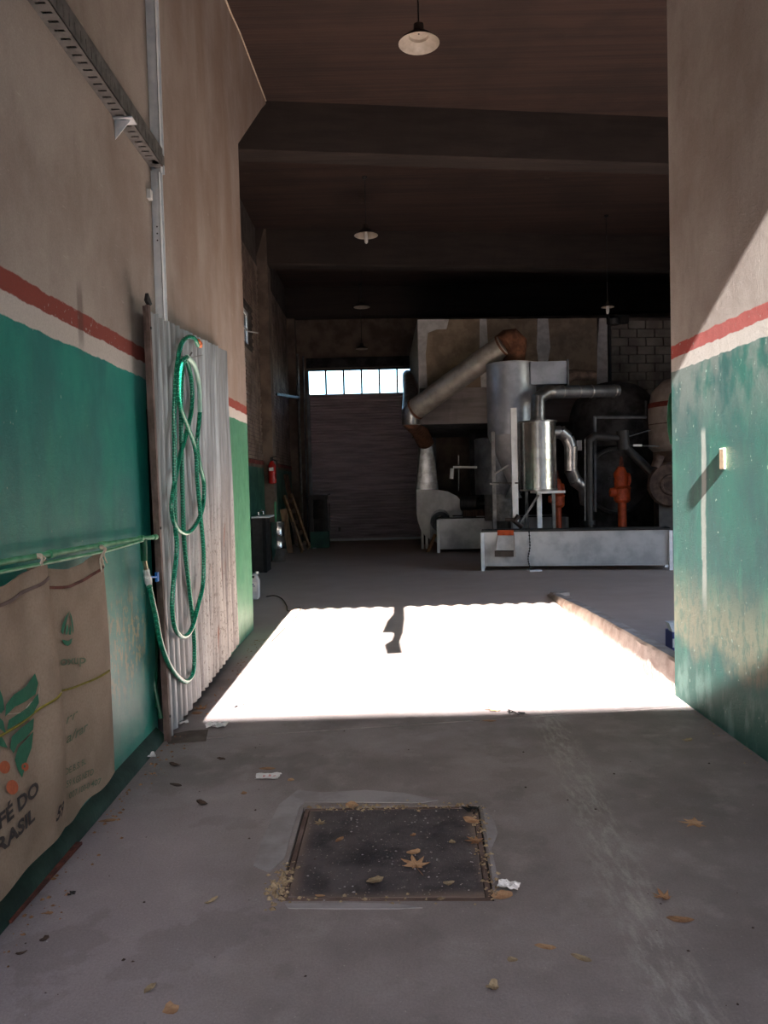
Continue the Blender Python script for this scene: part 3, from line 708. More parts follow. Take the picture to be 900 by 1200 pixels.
# water pipe, tap
px_ = -1.39
pipe = thing('water_pipe', 'pale green water pipe running along the green wall above the sacks', 'pipe', ox(100, 645, px_))
pts = [ox(-60, 671, px_), ox(0, 659.5, px_), ox(60, 649, px_), ox(120, 638.5, px_), ox(165, 631, px_), ox(181, 629.5, px_)]
MB().tube(pts, .0125, 12).build('main_tube', M['pipegreen'], pipe, 60)
MB().tube([p+Vector((.022, 0, -.03)) for p in pts[:-2]]+[pts[-2]+Vector((0.01, 0, -.012))], .008, 10).build('thin_tube', M['pipegreen'], pipe, 60)
for p in (pts[-2], pts[3], pts[2], pts[-1]): MB().tube([p+Vector((0, -.025, 0)), p+Vector((0, .025, 0))], .018, 12).build('coupling', M['pipegreen'], pipe, 40)
tap = thing('hose_tap', 'white plastic ball valve with blue lever hanging under the green pipe', 'tap', ox(170, 690, px_))
a = ox(168, 632, px_)
MB().tube([a, ox(169, 657, px_)], [.021, .019], 14).build('elbow', M['gplastic'], tap, 40)
MB().tube([ox(169, 656, px_), ox(171.5, 669, px_)], .014, 14).build('nipple', M['brass'], tap, 40)
p0, p1 = ox(171, 667, px_), ox(175.5, 690, px_); d = (p1-p0)
MB().tube([p0, p0+d*.1, p0+d*.12, p0+d*.35, p0+d*.37, p0+d*.7, p0+d*.72, p1], [.016, .021, .018, .018, .022, .022, .018, .015], 14).build('body', M['white'], tap, 40)
q = ox(184, 676, px_); m = MB(); m.tube([p0+d*.4, q], .006, 8); m.box(q+Vector((-.008, -.016, -.028)), q+Vector((.008, .016, .028)))
m.build('lever', M['blue'], tap)
MB().tube([p1, p1+d*.3], .013, 12).build('hose_clamp', M['brass'], tap, 40)

# steel rails high on the wall
rail = thing('wall_post', 'white galvanised steel channel rising up the wall above the corrugated sheet', 'steel post', (-1.45, 5.2, 2.75))
def chan(z0, z1, y, w): return MB().box((WL, y, z0), (WL+w, y+.004, z1)).box((WL+w-.004, y, z0), (WL+w, y+.05, z1)).box((WL, y+.05, z0), (WL+w+.012, y+.054, z1))
chan(2.7, 3.72, 5.19, .052).build('channel', M['galv'], rail)
chan(3.72, 5.22, 5.21, .062).build('channel', M['galv_dk' if False else 'galv'], rail)
for k in range(3): MB().lathe([(.005, 0), (.005, .003)], (WL+.03, 5.188, 3.26+k*.045), (0, -1, 0), 8).build('bolt_head', M['black'], rail)
MB().box((WL, 5.08, 3.50), (WL+.025, 5.13, 3.56)).build('clip', M['white_steel'], rail)
bar_ = thing('slotted_channel', 'long grey slotted steel channel fixed high across the plaster wall', 'steel bar', (-1.44, 3.4, 3.76))
y0, y1 = 1.2, 5.17; za, zb = 3.735, 3.85
m = MB()
m.box((WL, y0, zb-.004), (WL+.09, y1, zb)); m.box((WL+.086, y0, zb-.035), (WL+.09, y1, zb)); m.box((WL+.086, y0, za), (WL+.09, y1, za+.02))
m.box((WL, y0, za), (WL+.022, y1, za+.004)); m.box((WL+.068, y0, za), (WL+.09, y1, za+.004))
y = y0
while y < y1:
    m.box((WL+.022, y, za), (WL+.068, y+.052, za+.004)); m.box((WL+.086, y, za+.02), (WL+.09, y+.06, zb-.035)); y += .068
m.box((WL, y0, za+.06), (WL+.004, y1, zb))
m.build('channel', M['galv_dk'], bar_)
MB().box((WL+.004, y0, za+.05), (WL+.05, y1, za+.054)).build('inner_flange', M['black'], bar_)
m = MB(); m.prism([(WL, 4.5, 3.735), (WL+.10, 4.5, 3.735), (WL, 4.5, 3.62)], (0, .006, 0)); m.box((WL, 4.47, 3.727), (WL+.11, 4.56, 3.735))
m.build('bracket', M['galv'], bar_)
for q_ in ((WL+.06, 5.1, 3.735), (WL+.05, 4.52, 3.727)): MB().lathe([(.028, 0), (.028, .015), (.014, .016), (.014, .028)], q_, (0, 0, -1), 6).build('bolt', M['black'], bar_)

# ------------------------------------------------------------------ sacks
def sack_fn(yt0, yt1, yb0, yb1, zt, zb, x0, seed, bulge, amp=1.0):
    def xs(y, z):
        v = (z-zb)/(zt-zb); u = (y-(yb0*(1-v)+yt0*v))/((yb1-yb0)*(1-v)+(yt1-yt0)*v)
        f = amp*(.014*math.sin(u*11+seed)+.006*math.sin(u*23+seed*2+v*3)*(.4+.6*v))+.02*noise.noise(Vector((y*2.2, z*2.2, seed)))
        edge = bulge*math.exp(-((u-.9)/.09)**2)*(.3+.7*math.sin(math.pi*min(1, max(0, v*.9+.1))))
        return x0+f+edge
    def fn(u, v):
        sag = .055*math.sin(math.pi*u)
        zz = zb+(zt-zb)*v
        y = (yb0*(1-v)+yt0*v)+u*((yb1-yb0)*(1-v)+(yt1-yt0)*v)
        x = xs(y, zz)
        z = zz-sag*max(0, v-.5)*2+(.025*noise.noise(Vector((u*4, seed, 0))) if v < .02 else 0)
        if v > .97: x += .012*noise.noise(Vector((u*9, seed, 5)))
        return Vector((x, y, z))
    def on(y, z):      # cloth surface at (y, z), the sag taken out
        v = (z-zb)/(zt-zb)
        u = min(1, max(0, (y-yt0)/(yt1-yt0))); sag = .055*math.sin(math.pi*u)
        if v > .5 - sag: v2 = ((z-zb)-sag)/((zt-zb)-2*sag); z = zb+(zt-zb)*max(v, v2) if v2 > .5 else z
        return xs(y, z)
    return fn, on
def emb(polys, xs, name, mat, parent, off=.007):
    """print polygons given as (y, z) outlines on the cloth"""
    bm = bmesh.new()
    for poly in polys:
        vs = [bm.verts.new((0, y, z)) for y, z in poly]
        try: bm.faces.new(vs)
        except Exception: pass
    bmesh.ops.triangulate(bm, faces=bm.faces[:])
    for _ in range(3):
        es = [e for e in bm.edges if e.calc_length() > .03]
        if not es: break
        bmesh.ops.subdivide_edges(bm, edges=es, cuts=1); bmesh.ops.triangulate(bm, faces=bm.faces[:])
    m = MB(); bm.verts.index_update()
    m.add([(xs(v.co.y, v.co.z)+off, v.co.y, v.co.z) for v in bm.verts], [tuple(v.index for v in f.verts) for f in bm.faces])
    bm.free(); return m.build(name, mat, parent)
def text_print(txt, y, z, h, ang, wid, xs, name, mat, parent, bold=0.0, off=.004, shear=0):
    cu = bpy.data.curves.new('t', 'FONT'); cu.body = txt; cu.size = 1; cu.offset = bold; cu.resolution_u = 3; cu.shear = shear
    ob = bpy.data.objects.new('t', cu); col.objects.link(ob)
    dg = bpy.context.evaluated_depsgraph_get(); dg.update(); me = bpy.data.meshes.new_from_object(ob.evaluated_get(dg))
    bpy.data.objects.remove(ob); bpy.data.curves.remove(cu)
    xs_ = [v.co.x for v in me.vertices]; W_ = max(xs_)-min(xs_); mn = min(xs_)
    bm = bmesh.new(); bm.from_mesh(me); bpy.data.meshes.remove(me)
    ca, sa = math.cos(ang), math.sin(ang)
    for v in bm.verts:
        a, b_ = (v.co.x-mn)/W_*wid, v.co.y*h/.72
        v.co = Vector((0, y+a*ca-b_*sa, z+a*sa+b_*ca))
    bmesh.ops.triangulate(bm, faces=bm.faces[:])
    for _ in range(2):
        es = [e for e in bm.edges if e.calc_length() > .03]
        if not es: break
        bmesh.ops.subdivide_edges(bm, edges=es, cuts=1); bmesh.ops.triangulate(bm, faces=bm.faces[:])
    m = MB(); bm.verts.index_update()
    m.add([(xs(v.co.y, v.co.z)+off, v.co.y, v.co.z) for v in bm.verts], [tuple(v.index for v in f.verts) for f in bm.faces])
    bm.free(); return m.build(name, mat, parent)
def yz(px, py, x): p = ox(px, py, x); return (p.y, p.z)
Z4 = lambda a, b_: (a/2.555, 620+b_/2.555)

X1, X2 = -1.365, -1.40
f1, xs1 = sack_fn(2.05, 3.12, 2.0, 3.21, 1.325, .19, X1, 1.0, .06, .8)
sk = thing('jute_sack', 'brown jute sack with green leaf print and black lettering hung on the pipe', 'sack', (X1, 2.7, .19), 'jute sacks hanging from the wall pipe')
MB().grid(f1, 70, 50, (-.004, 0, 0)).build('cloth', M['jute'], sk, 60)
MB().grid(lambda u, v: f1(u, .93+v*.012)+Vector((.004, 0, 0)), 70, 1, (-.003, 0, 0)).build('hem', M['rustframe'], sk)
g = lambda pts: [yz(*Z4(a, b_), X1+.01) for a, b_ in pts]
leaves = [[(14, 562), (16, 525), (35, 495), (70, 470), (97, 432), (104, 462), (98, 495), (70, 515), (38, 532)],
          [(20, 602), (24, 572), (50, 552), (80, 530), (104, 492), (106, 520), (92, 555), (60, 575), (34, 592)],
          [(30, 655), (34, 622), (55, 598), (95, 566), (93, 600), (75, 622), (50, 645), (40, 672)],
          [(44, 690), (52, 655), (72, 632), (94, 606), (90, 655), (78, 690), (64, 745), (52, 720)],
          [(0, 478), (8, 505), (12, 540), (4, 552), (-6, 540)], [(-4, 560), (10, 575), (18, 612), (4, 600), (-8, 585)], [(-8, 615), (10, 625), (24, 655), (8, 652), (-8, 640)]]
emb([g(l) for l in leaves], xs1, 'leaf_print', M['ink_green'], sk)
def circ(cx, cy, r, n=18): return [(cx+r*math.cos(2*math.pi*k/n), cy+r*1.3*math.sin(2*math.pi*k/n)) for k in range(n)]
emb([g(circ(16, 713, 15)), g(circ(36, 773, 17)), g(circ(72, 712, 10))], xs1, 'berry_print', M['ink_orange'], sk)
def tline(txt, a, b_, h, xs, X, name, mat, par, bold=.03, shear=0):
    p, q = yz(*a, X), yz(*b_, X); dy, dz = q[0]-p[0], q[1]-p[1]
    text_print(txt, p[0], p[1], h, math.atan2(dz, dy), math.hypot(dy, dz), xs, name, mat, par, bold, .007, shear)
tline('CAFÉ DO', (-28, 998), (43, 929), .052, xs1, X1+.01, 'lettering', M['ink_black'], sk, .035)
tline('BRASIL', (-16, 1014), (39, 960), .052, xs1, X1+.01, 'lettering', M['ink_black'], sk, .035)
tline('59', (61, 963), (70, 952), .055, xs1, X1+.01, 'lettering', M['ink_black'], sk, .03, .3)
def ribbon(pts, xs, name, mat, par, w=.005, off=.006):
    q = bz([Vector((0, *p)) for p in pts], 6)
    return MB().tube([Vector((xs(p.y, p.z)+off-w*.4, p.y, p.z)) for p in q], w, 6).build(name, mat, par, 60)
ribbon([yz(*Z4(a, b_), X1+.02) for a, b_ in ((-20, 640), (50, 595), (98, 556), (130, 525), (163, 492))], xs1, 'yellow_thread', M['ink_yellow'], sk, .0045)
ribbon([yz(*Z4(a, b_), X1+.01) for a, b_ in ((18, 555), (60, 548), (85, 520), (104, 508), (108, 470))], xs1, 'loose_thread', M['string'], sk, .0018)

f2, xs2 = sack_fn(3.06, 3.80, 3.06, 3.87, 1.315, .16, X2, 4.2, .008, .45)
sk2 = thing('jute_sack', 'brown jute sack with small green flame emblem, nearer the tap', 'sack', (X2, 3.45, .16), 'jute sacks hanging from the wall pipe')
MB().grid(f2, 60, 50, (-.004, 0, 0)).build('cloth', M['jute'], sk2, 60)
MB().grid(lambda u, v: f2(u, .92+v*.012)+Vector((.004, 0, 0)), 60, 1, (-.003, 0, 0)).build('hem', M['rust'], sk2)
Z6 = lambda a, b_: (a/6, 640+b_/6)
g2 = lambda pts: [yz(*Z6(a, b_), X2+.01) for a, b_ in pts]
emb([g2([(488, 455), (462, 500), (445, 560), (442, 600), (455, 622), (462, 580), (475, 520)]),
     g2([(488, 455), (515, 495), (533, 550), (540, 595), (530, 618), (522, 575), (508, 520)]),
     g2([(470, 620), (472, 570), (484, 545), (490, 590), (482, 622)]), g2([(494, 622), (496, 575), (506, 550), (516, 590), (512, 622)]),
     g2([(448, 655), (490, 668), (528, 645), (515, 685), (488, 703), (465, 690)])], xs2, 'emblem', M['ink_green'], sk2)
tline('oxup', Z6(436, 840), Z6(618, 822), .042, xs2, X2+.01, 'lettering', M['ink_gr2'], sk2, .01)
ribbon([yz(*Z4(a, b_), X2+.01) for a, b_ in ((150, 492), (200, 482), (250, 466), (285, 448), (318, 424))], xs2, 'yellow_thread', M['ink_yellow'], sk2, .0045)
tline('rr', Z4(200, 585), Z4(236, 560), .04, xs2, X2+.01, 'lettering', M['ink_gr2'], sk2, 0, .3)
tline('a/rar', Z4(200, 642), Z4(268, 600), .042, xs2, X2+.01, 'lettering', M['ink_gr2'], sk2, .01, .3)
tline('DE.B.S. BL', Z4(192, 738), Z4(262, 702), .028, xs2, X2+.01, 'lettering', M['ink_gr2'], sk2, .01)
tline('59 KGS NETO', Z4(196, 775), Z4(286, 735), .030, xs2, X2+.01, 'lettering', M['ink_gr2'], sk2, .01)
tline('007.100-0 407', Z4(205, 808), Z4(304, 762), .028, xs2, X2+.01, 'lettering', M['ink_gr2'], sk2, .01)
for i, (px, py) in enumerate(((38, 655), (112, 644))):
    p = ox(px, py, -1.40); m = MB()
    for k in range(5):
        a = rnd.random()*6; m.tube(bz([p+Vector((.02, 0, .02)), p+Vector((.045, .02*math.sin(a), .0)), p+Vector((.03, .03*math.cos(a), -.03-.02*k/5)), p+Vector((.035, .04*math.cos(a)+.01, -.06-.012*k))], 4), .0035, 6)
    m.lathe([(.006, -.010), (.011, -.006), (.012, .004), (.007, .010)], p+Vector((.03, 0, .01)), (0, 1, 0), 10)
    tag(m.build('string_tie', M['string'], smooth=60), ['knotted pale string tying the lettered sack to the pipe', 'knotted pale string at the sack corner nearer the tap'][i], 'string', 'string ties on the pipe')
# rusty strip and dark rag on the floor under the sacks
m = MB(); a, b_ = oz(8, 1083), oz(92, 990)
m.bar(a+Vector((0, 0, .008)), b_+Vector((0, 0, .008)), .035, .012)
tag(m.build('rusty_strip', M['rust']), 'rusty red flat strip lying on the floor beneath the sacks', 'metal strip')
def rag(name, pxs, py, size, mat, h=.03):
    p = oz(pxs, py)
    def fn(u, v):
        a = (u-.5)*size[0]; b_ = (v-.5)*size[1]
        return Vector((p.x+a, p.y+b_, .006+h*abs(noise.noise(Vector((u*4, v*5, pxs))))*1.3))
    return MB().grid(fn, 14, 18, (0, 0, -.004)).build(name, mat, None, 40)
tag(rag('dark_rag', 108, 945, (.08, .5), M['void'], .07), 'crumpled black rag on the floor under the flame-emblem sack', 'rag')

# ------------------------------------------------------------------ right wall switch box, plastic strip, blue box
p = ox(848, 538, WR)
m = MB(); m.box((WR-.013, p.y-.035, 1.635), (WR, p.y+.035, 1.765)); o = m.build('switch_box', M['cream'])
bv = o.modifiers.new('b', 'BEVEL'); bv.width = .006; bv.segments = 2
tag(o, 'small cream box fixed to the sunlit green wall', 'switch box')
c_ = oy(790, 490, 5.66); m = MB(); m.lathe([(.003, -.2), (.03, -.19), (.045, -.1), (.05, .0), (.045, .1), (.03, .18), (.003, .2)], (c_.x+.0, 5.66, c_.z), seg=20); m.bar((c_.x, 5.54, c_.z+.19), (c_.x+.03, 5.68, c_.z+.19), .012)
tag(m.build('plastic_sleeve', M['gplastic'], smooth=60), 'narrow green plastic sleeve hanging at the end of the worn wall', 'plastic sleeve')
p = oy(790, 768, 6.9); bx = thing('blue_carton', 'small blue and white carton standing behind the end of the wall', 'carton', (2.72, 7.0, 0))
MB().box((2.60, 6.9, 0), (2.86, 7.08, .19)).build('body', M['ink_blue'], bx)
MB().prism([(2.60, 6.9, .19), (2.86, 6.9, .19), (2.86, 6.99, .26), (2.60, 6.99, .26)], (0, .09, 0)).build('lid', M['white'], bx)
MB().box((2.598, 6.895, .05), (2.70, 6.9, .13)).build('label_patch', M['white'], bx)

# ------------------------------------------------------------------ pendant lamps
def lamp(px, py, y, r, ztop, label, bulb=False, parts=True):
    p = oy(px, py, y); t = thing('pendant_lamp', label, 'lamp', (p.x, p.y, p.z), 'enamel pendant lamps under the beams')
    h = r*.62
    shd = MB().lathe([(r, 0), (r*.96, .012), (r*.62, h*.55), (r*.34, h*.8), (r*.26, h), (r*.24, h*1.45), (r*.1, h*1.6)], p, seg=28, caps=False).build('shade', M['lampdark'], t, 50)
    MB().lathe([(r*.999, -.002), (r*.93, .012), (r*.6, h*.5), (r*.5, h*.52), (r*.45, h*.7), (.01, h*.72)], p, seg=28, caps=False).build('shade_lining', M['enamel'], shd, 50)
    MB().tube([p+Vector((0, 0, h*1.55)), (p.x, p.y, ztop)], .008, 8).build('cord', M['black'], t)
    MB().lathe([(.045, 0), (.045, -.03), (.02, -.05)], (p.x, p.y, ztop), seg=12).build('ceiling_rose', M['black'], t)
    if bulb: MB().lathe([(.02, h*.5), (.028, 0), (.034, -.06), (.03, -.12), (.012, -.14)], p, seg=14).build('bulb', M['white'], t, 50)
lamp(491, 51, 7.6, .2, 6.6, 'largest pendant lamp, dark shell with white lining, near the first ceiling bay')
lamp(429, 276, 13.7, .21, 7.0, 'pendant lamp with a bare white bulb showing below its shade', True)
lamp(424, 360, 19.0, .2, 7.0, 'pendant lamp in the third bay, white lining seen as a flat oval')
lamp(424, 409, 20.9, .165, 7.0, 'smallest dim pendant lamp hanging just above the strip window')
lamp(712, 360, 16.0, .13, 7.0, 'small pendant lamp above the boarded box room', True)
fl = thing('floodlight', 'black floodlight box on the dark corner strip of the box room', 'floodlight', (mp(721), 16.9, 5.0))
x = mp(721); MB().box((x-.22, my(x)-.3, 4.98), (x+.22, my(x)-.12, 5.14)).build('housing', M['void'], fl)
MB().lathe([(.12, 0), (.14, .12), (.05, .2)], (x-.12, my(x)-.3, 4.93), (0, .2, 1), 16).build('lens_hood', M['black'], fl)
MB().box((x-.03, my(x)-.14, 5.0), (x+.03, my(x)-.012, 5.06)).build('bracket', M['black'], fl)

# ------------------------------------------------------------------ machinery
def bx3(m, A, B, dep, z0, z1):  # upright slab from A to B (floor points), thickness dep going away
    d = (B-A); n = Vector((-d.y, d.x, 0)).normalized()*dep
    return m.prism([(A.x, A.y, z0), (B.x, B.y, z0), (B.x+n.x, B.y+n.y, z0), (A.x+n.x, A.y+n.y, z0)], (0, 0, z1-z0))
def trough(name, label, A, B, depth, z0, z1, mat, inner, group):
    t = thing(name, label, 'trough', ((A+B)/2), group)
    d = (B-A).normalized(); n = Vector((-d.y, d.x, 0)); C, D = B+n*depth, A+n*depth
    bx3(MB(), A, B, .02, z0, z1).build('front_panel', mat, t)
    bx3(MB(), B, C, .02, z0, z1).build('side_panel', mat, t); bx3(MB(), D, A, .02, z0, z1).build('side_panel', mat, t)
    bx3(MB(), C, D, .02, z0, z1).build('back_panel', mat, t)
    m = MB(); m.prism([(q.x, q.y, z1-.1) for q in (A+n*.03+d*.03, B+n*.03-d*.03, C-n*.03-d*.03, D-n*.03+d*.03)], (0, 0, .03)); m.build('tray_bottom', inner, t)
    m = MB()
    for P_, Q_ in ((A, B), (B, C), (C, D), (D, A)): m.bar((P_.x, P_.y, z1+.005), (Q_.x, Q_.y, z1+.005), .045, .03)
    m.build('rim', M['black'], t)
    m = MB()
    for P_, Q_ in ((A, B), (B, C), (C, D), (D, A)): m.bar((P_.x, P_.y, z0), (Q_.x, Q_.y, z0), .03, .03)
    m.build('bottom_rail', mat, t)
    for q in (A, B, C, D):
        e = q+(-n if q in (A, B) else n)*.005
        MB().box((e.x-.03, e.y-.03, 0), (e.x+.03, e.y+.03, z1-.02)).build('leg', M['galv'], t)
    return t
A, B = oz(566, 669), oz(786, 668); A = A+(B-A)*0.0
t1 = trough('steel_trough', 'long silver steel trough on short legs in front of the machines', A, B, .45, .1, .70, M['steel_mat'], M['void'], 'sheet steel troughs')
A2, B2 = oz(514, 648), oz(665, 646)
t2 = trough('steel_trough', 'grey steel trough behind the longer one, beside the white blower', A2, B2, 1.2, .1, .78, M['steel_mat'], M['void'], 'sheet steel troughs')
# marks and hanging chute on the front trough
dch = (B-A).normalized(); nch = Vector((-dch.y, dch.x, 0))
def onf(px, py, off=0):   # point on the front face of the long trough
    d = ray(px, py); nn = nch; t = nn.dot(A-Vector((0, 0, EYE)))/nn.dot(d); p = Vector((0, 0, EYE))+d*t; return p-nn*off
ch = thing('sample_chute', 'small grey chute with an orange lip hooked over the front trough', 'chute', onf(590, 655, .1))
m = MB(); a0, a1, a2, a3 = onf(583, 625, .01), onf(602, 625, .01), onf(603, 652, .01), onf(580, 652, .01)
m.prism([a0, a1, a2, a3], -nch*.01); m.build('back_plate', M['steel_mat'], ch)
for g0, g1 in ((a0, a3), (a1, a2)): MB().prism([g0, g1, g1-nch*.12, g0-nch*.05], dch*.01).build('side_plate', M['bagwhite'], ch)
m = MB(); q0, q1 = onf(580, 645, .02), onf(602, 645, .02); m.prism([q0, q1, q1-nch*.12, q0-nch*.12], (0, 0, -.1)); m.build('bottom_box', M['damp'], ch)
m = MB(); m.prism([onf(583, 621, .05), onf(602, 621, .05), onf(602, 627, .09), onf(583, 627, .09)], nch*.03); m.build('orange_lip', M['orange'], ch)
m = MB()
pts = [onf(619, 601, -.05), onf(620, 622, .03), onf(621, 640, .03), onf(619, 655, .03), onf(622, 668, .05)]
m.tube(bz(pts, 6), .007, 6); 
for k in range(14): q = Vector(bz(pts, 14)[12+k*3]); m.lathe([(.008, -.012), (.018, 0), (.008, .012)], q, (rnd.random(), .2, 1), 6)
tag(m.build('chain', M['black'], smooth=50), 'thin dark chain hanging down the face of the front trough', 'chain')
q = onf(626, 669, .1); tag(MB().box((q.x-.1, q.y-.06, 0), (q.x+.12, q.y+.06, .025), .2).build('paper_scrap', M['paper']), 'flat white scrap on the floor under the chain', 'paper', 'paper scraps on the floor')

# blower
YF = 18.5
SC = lambda a, b_: (470+a/5.294, 500+b_/5.294)
bl_ = thing('blower_fan', 'white snail-shaped blower housing beneath the rusty duct', 'blower', oy(515, 643, YF))
out_ = [(95, 390), (225, 392), (290, 402), (345, 430), (385, 475), (405, 515), (416, 535), (375, 540), (374, 570), (305, 574), (298, 545), (275, 518), (240, 511), (208, 524), (186, 555), (179, 600), (180, 698), (150, 678), (120, 635), (104, 585), (97, 540)]
MB().prism([oy(*SC(a, b_), YF) for a, b_ in out_], (0, .03, 0)).build('face_plate', M['white_steel'], bl_)
rim_ = [(95, 390), (225, 392), (290, 402), (345, 430), (385, 475), (405, 515), (400, 600), (380, 700), (300, 725), (220, 720), (180, 698), (150, 678), (120, 635), (104, 585), (97, 540)]
MB().prism([oy(*SC(a, b_), YF)+Vector((0, .03, 0)) for a, b_ in rim_], (0, .55, 0)).build('scroll', M['steel_mat'], bl_)
c = oy(*SC(245, 590), YF); MB().lathe([(.24, -.01), (.24, .2), (.2, .2), (.19, .02), (.05, .02)], c+Vector((0, -.03, 0)), (0, 1, 0), 28).build('inlet_ring', M['steel_dk'], bl_, 40)
# square-to-round neck
qs = [oy(*SC(a, b_), YF) for a, b_ in ((95, 390), (232, 390))]; qb = [q+Vector((0, .5, 0)) for q in qs]
cx = oy(*SC(157, 92), 18.4); rr = .19; n = 24; vs = []
sq = [qs[0], qs[1], qb[1], qb[0]]
for k in range(n):
    a = 2*math.pi*k/n+R(225); k4 = k/n*4; i = int(k4) % 4; vs.append(sq[i].lerp(sq[(i+1) % 4], k4-int(k4)))
ax = Vector((-.25, -.3, 1)).normalized()
top = []
for k in range(n):
    a = 2*math.pi*k/n+R(225); v = Vector((math.cos(a), math.sin(a), 0))*rr; v = v-ax*(v.x*ax.x+v.y*ax.y)/1.0*.9; top.append(cx+v+Vector((0, .25, 0)))
MB().add(vs+top, [(k, (k+1) % n, (k+1) % n+n, k+n) for k in range(n)]).build('neck', M['duct_s'], bl_, 25)
for px in (495.5, 500.5): q = oy(px, 643, YF); MB().box((q.x-.03, YF+.05, 0), (q.x+.03, YF+.1, .75 if px < 497 else .45)).build('leg', M['white_steel'], bl_)
q = oy(536, 640, YF+.3); MB().box((q.x-.03, YF+.4, 0), (q.x+.03, YF+.46, .8)).build('leg', M['white_steel'], bl_)

# duct from blower over to the cyclone, and branch to the window
J = oy(481.5, 487, 16.45)
dct = thing('exhaust_duct', 'large grey and rust duct slanting up from the blower to the tall cyclone', 'duct', oy(499, 516, 18.4))
MB().tube([cx+Vector((0, .25, -.03)), oy(490, 502, 17.9), oy(482, 494, 16.9), J+Vector((0, 0, -.08))], [.195, .2, .2, .2], 22).build('rusty_elbow', M['rustduct'], dct, 35)
MB().tube([J+Vector((0, 0, -.2)), J+Vector((0, 0, .06)), J+Vector((.12, -.05, .2))], [.2, .21, .2], 22).build('joint_elbow', M['duct_s'], dct, 35)
E1 = oy(591, 404, 15.25)
MB().tube([oy(485, 481, 16.4), E1], .228, 24).build('slanting_pipe', M['duct'], dct, 35)
for f in (0.02, .985): p = oy(485, 481, 16.4).lerp(E1, f); d = (E1-oy(485, 481, 16.4)).normalized(); MB().tube([p-d*.02, p+d*.02], .24, 24).build('collar', M['rustduct'], dct)
CT = oy(600, 427, 15.3)
MB().tube([E1-Vector((.04, 0, .025)), oy(595, 400, 15.3), oy(600, 399, 15.3), oy(604, 403, 15.3), oy(603, 411, 15.3), Vector((CT.x+.03, CT.y, CT.z-.03))], [.23, .24, .245, .24, .225, .215], 24).build('rusty_bend', M['rustduct'], dct, 30)
K = [J+Vector((0, .02, .05)), oy(481, 462, 17.6), oy(479.5, 447, 19.4), oy(478, 440, 22.6)]
MB().tube(K, [.2, .17, .17, .17], 22).build('window_branch', M['duct'], dct, 35)
for k, y in enumerate((17.2, 17.7, 19.3)):
    pass

# tall cyclone
YS = 15.3
sp = oy(600, 640, YS); cy = thing('tall_cyclone', 'tall pale steel cyclone with cone bottom fed by the slanting duct', 'cyclone', (CT.x, YS, 0))
C0 = oy(600, 510, YS); zc = C0.z; rS = .485; cxs = oy(599.5, 470, YS).x
MB().lathe([(rS, zc), (rS, CT.z)], (cxs, YS, 0), seg=40).build('body', M['steel'], cy, 40)
MB().lathe([(rS+.008, CT.z-.03), (rS+.008, CT.z)], (cxs, YS, 0), seg=40).build('top_rim', M['steel_mat'], cy, 40)
MB().lathe([(.1, 1.55), (rS, zc)], (cxs, YS, 0), seg=40).build('cone', M['steel_mat'], cy, 40)
MB().lathe([(.17, 1.25), (.05, 1.5), (.1, 1.56)], (cxs, YS, 0), seg=24).build('outlet', M['steel_mat'], cy, 40)
a, b_ = oy(618, 430, YS-.1), oy(660, 452, YS-.1)
MB().box((a.x, YS-.42, b_.z), (b_.x, YS-.0, CT.z-.02)).build('inlet_box', M['steel'], cy)
MB().tube([(b_.x+.03, YS-.2, b_.z+.15), (b_.x+.2, YS-.18, b_.z+.2), (b_.x+.62, YS-.1, b_.z+.18)], [.14, .11, .1], 16).build('inlet_duct', M['brownflange'], cy, 35)
MB().box((b_.x, YS-.46, b_.z-.05), (b_.x+.03, YS+.05, CT.z)).build('inlet_flange', M['steel_dk'], cy)
for (px, w_, mt, yy, ztop) in ((579.5, .07, 'galv_dk', 14.75, zc+.05), (604, .11, 'white_steel', 14.4, 2.95)):
    q = oy(px, 600, yy); MB().box((q.x-w_/2, yy-.03, 0), (q.x+w_/2, yy+.03, ztop)).build('leg', M[mt], cy)
for sx in (.3,): MB().box((cxs+sx, YS+.35, 0), (cxs+sx+.06, YS+.41, zc+.1)).build('leg', M['galv_dk'], cy)
m = MB(); m.bar(oy(579, 566, 14.7), oy(608, 566, 14.33), .03, .03)
MB().bar(oy(579, 556, 14.7), oy(596, 545, 14.65), .05, .03).build('brace', M['galv_dk'], cy); MB().bar(oy(574, 567, 14.7), oy(584, 567, 14.66), .06, .04).build('brace', M['galv_dk'], cy)
m.build('brace', M['galv_dk'], cy)
m = MB(); m.tube([oy(608, 604, 14.28), oy(603, 611, 14.28), oy(612, 618, 14.26)], .05, 10); m.tube([oy(592, 609, 14.3), oy(606, 609, 14.28)], .035, 10)
m.build('valve', M['brownflange'], cy, 40)

# small cyclone in front
YC = 14.5; q = oy(630.5, 535, YC); zt = oy(630, 495, YC).z; zb_ = oy(630, 575, YC).z
sc = thing('small_cyclone', 'short shiny stainless drum standing on a bracket in front of the tall cyclone', 'cyclone', (q.x, YC, 0))
MB().lathe([(.345, zb_), (.345, zt)], (q.x, YC, 0), seg=40).build('body', M['stainless'], sc, 40)
MB().lathe([(.36, zt-.01), (.36, zt+.02)], (q.x, YC, 0), seg=40).build('lid', M['duct_s'], sc, 40)
MB().lathe([(.353, zb_), (.353, zb_+.03)], (q.x, YC, 0), seg=40).build('bottom_band', M['duct_s'], sc, 40)
MB().box((q.x-.1, YC-.36, zb_-.05), (q.x+.42, YC+.3, zb_-.005)).build('base_plate', M['white_steel'], sc)
l = oy(634, 600, YC); MB().box((l.x-.05, YC+.1, 0), (l.x+.04, YC+.16, zb_-.05)).build('leg', M['galv'], sc)
MB().bar(oy(610, 613, YC), oy(631, 580, YC), .04, .04).build('strut', M['galv_dk'], sc)
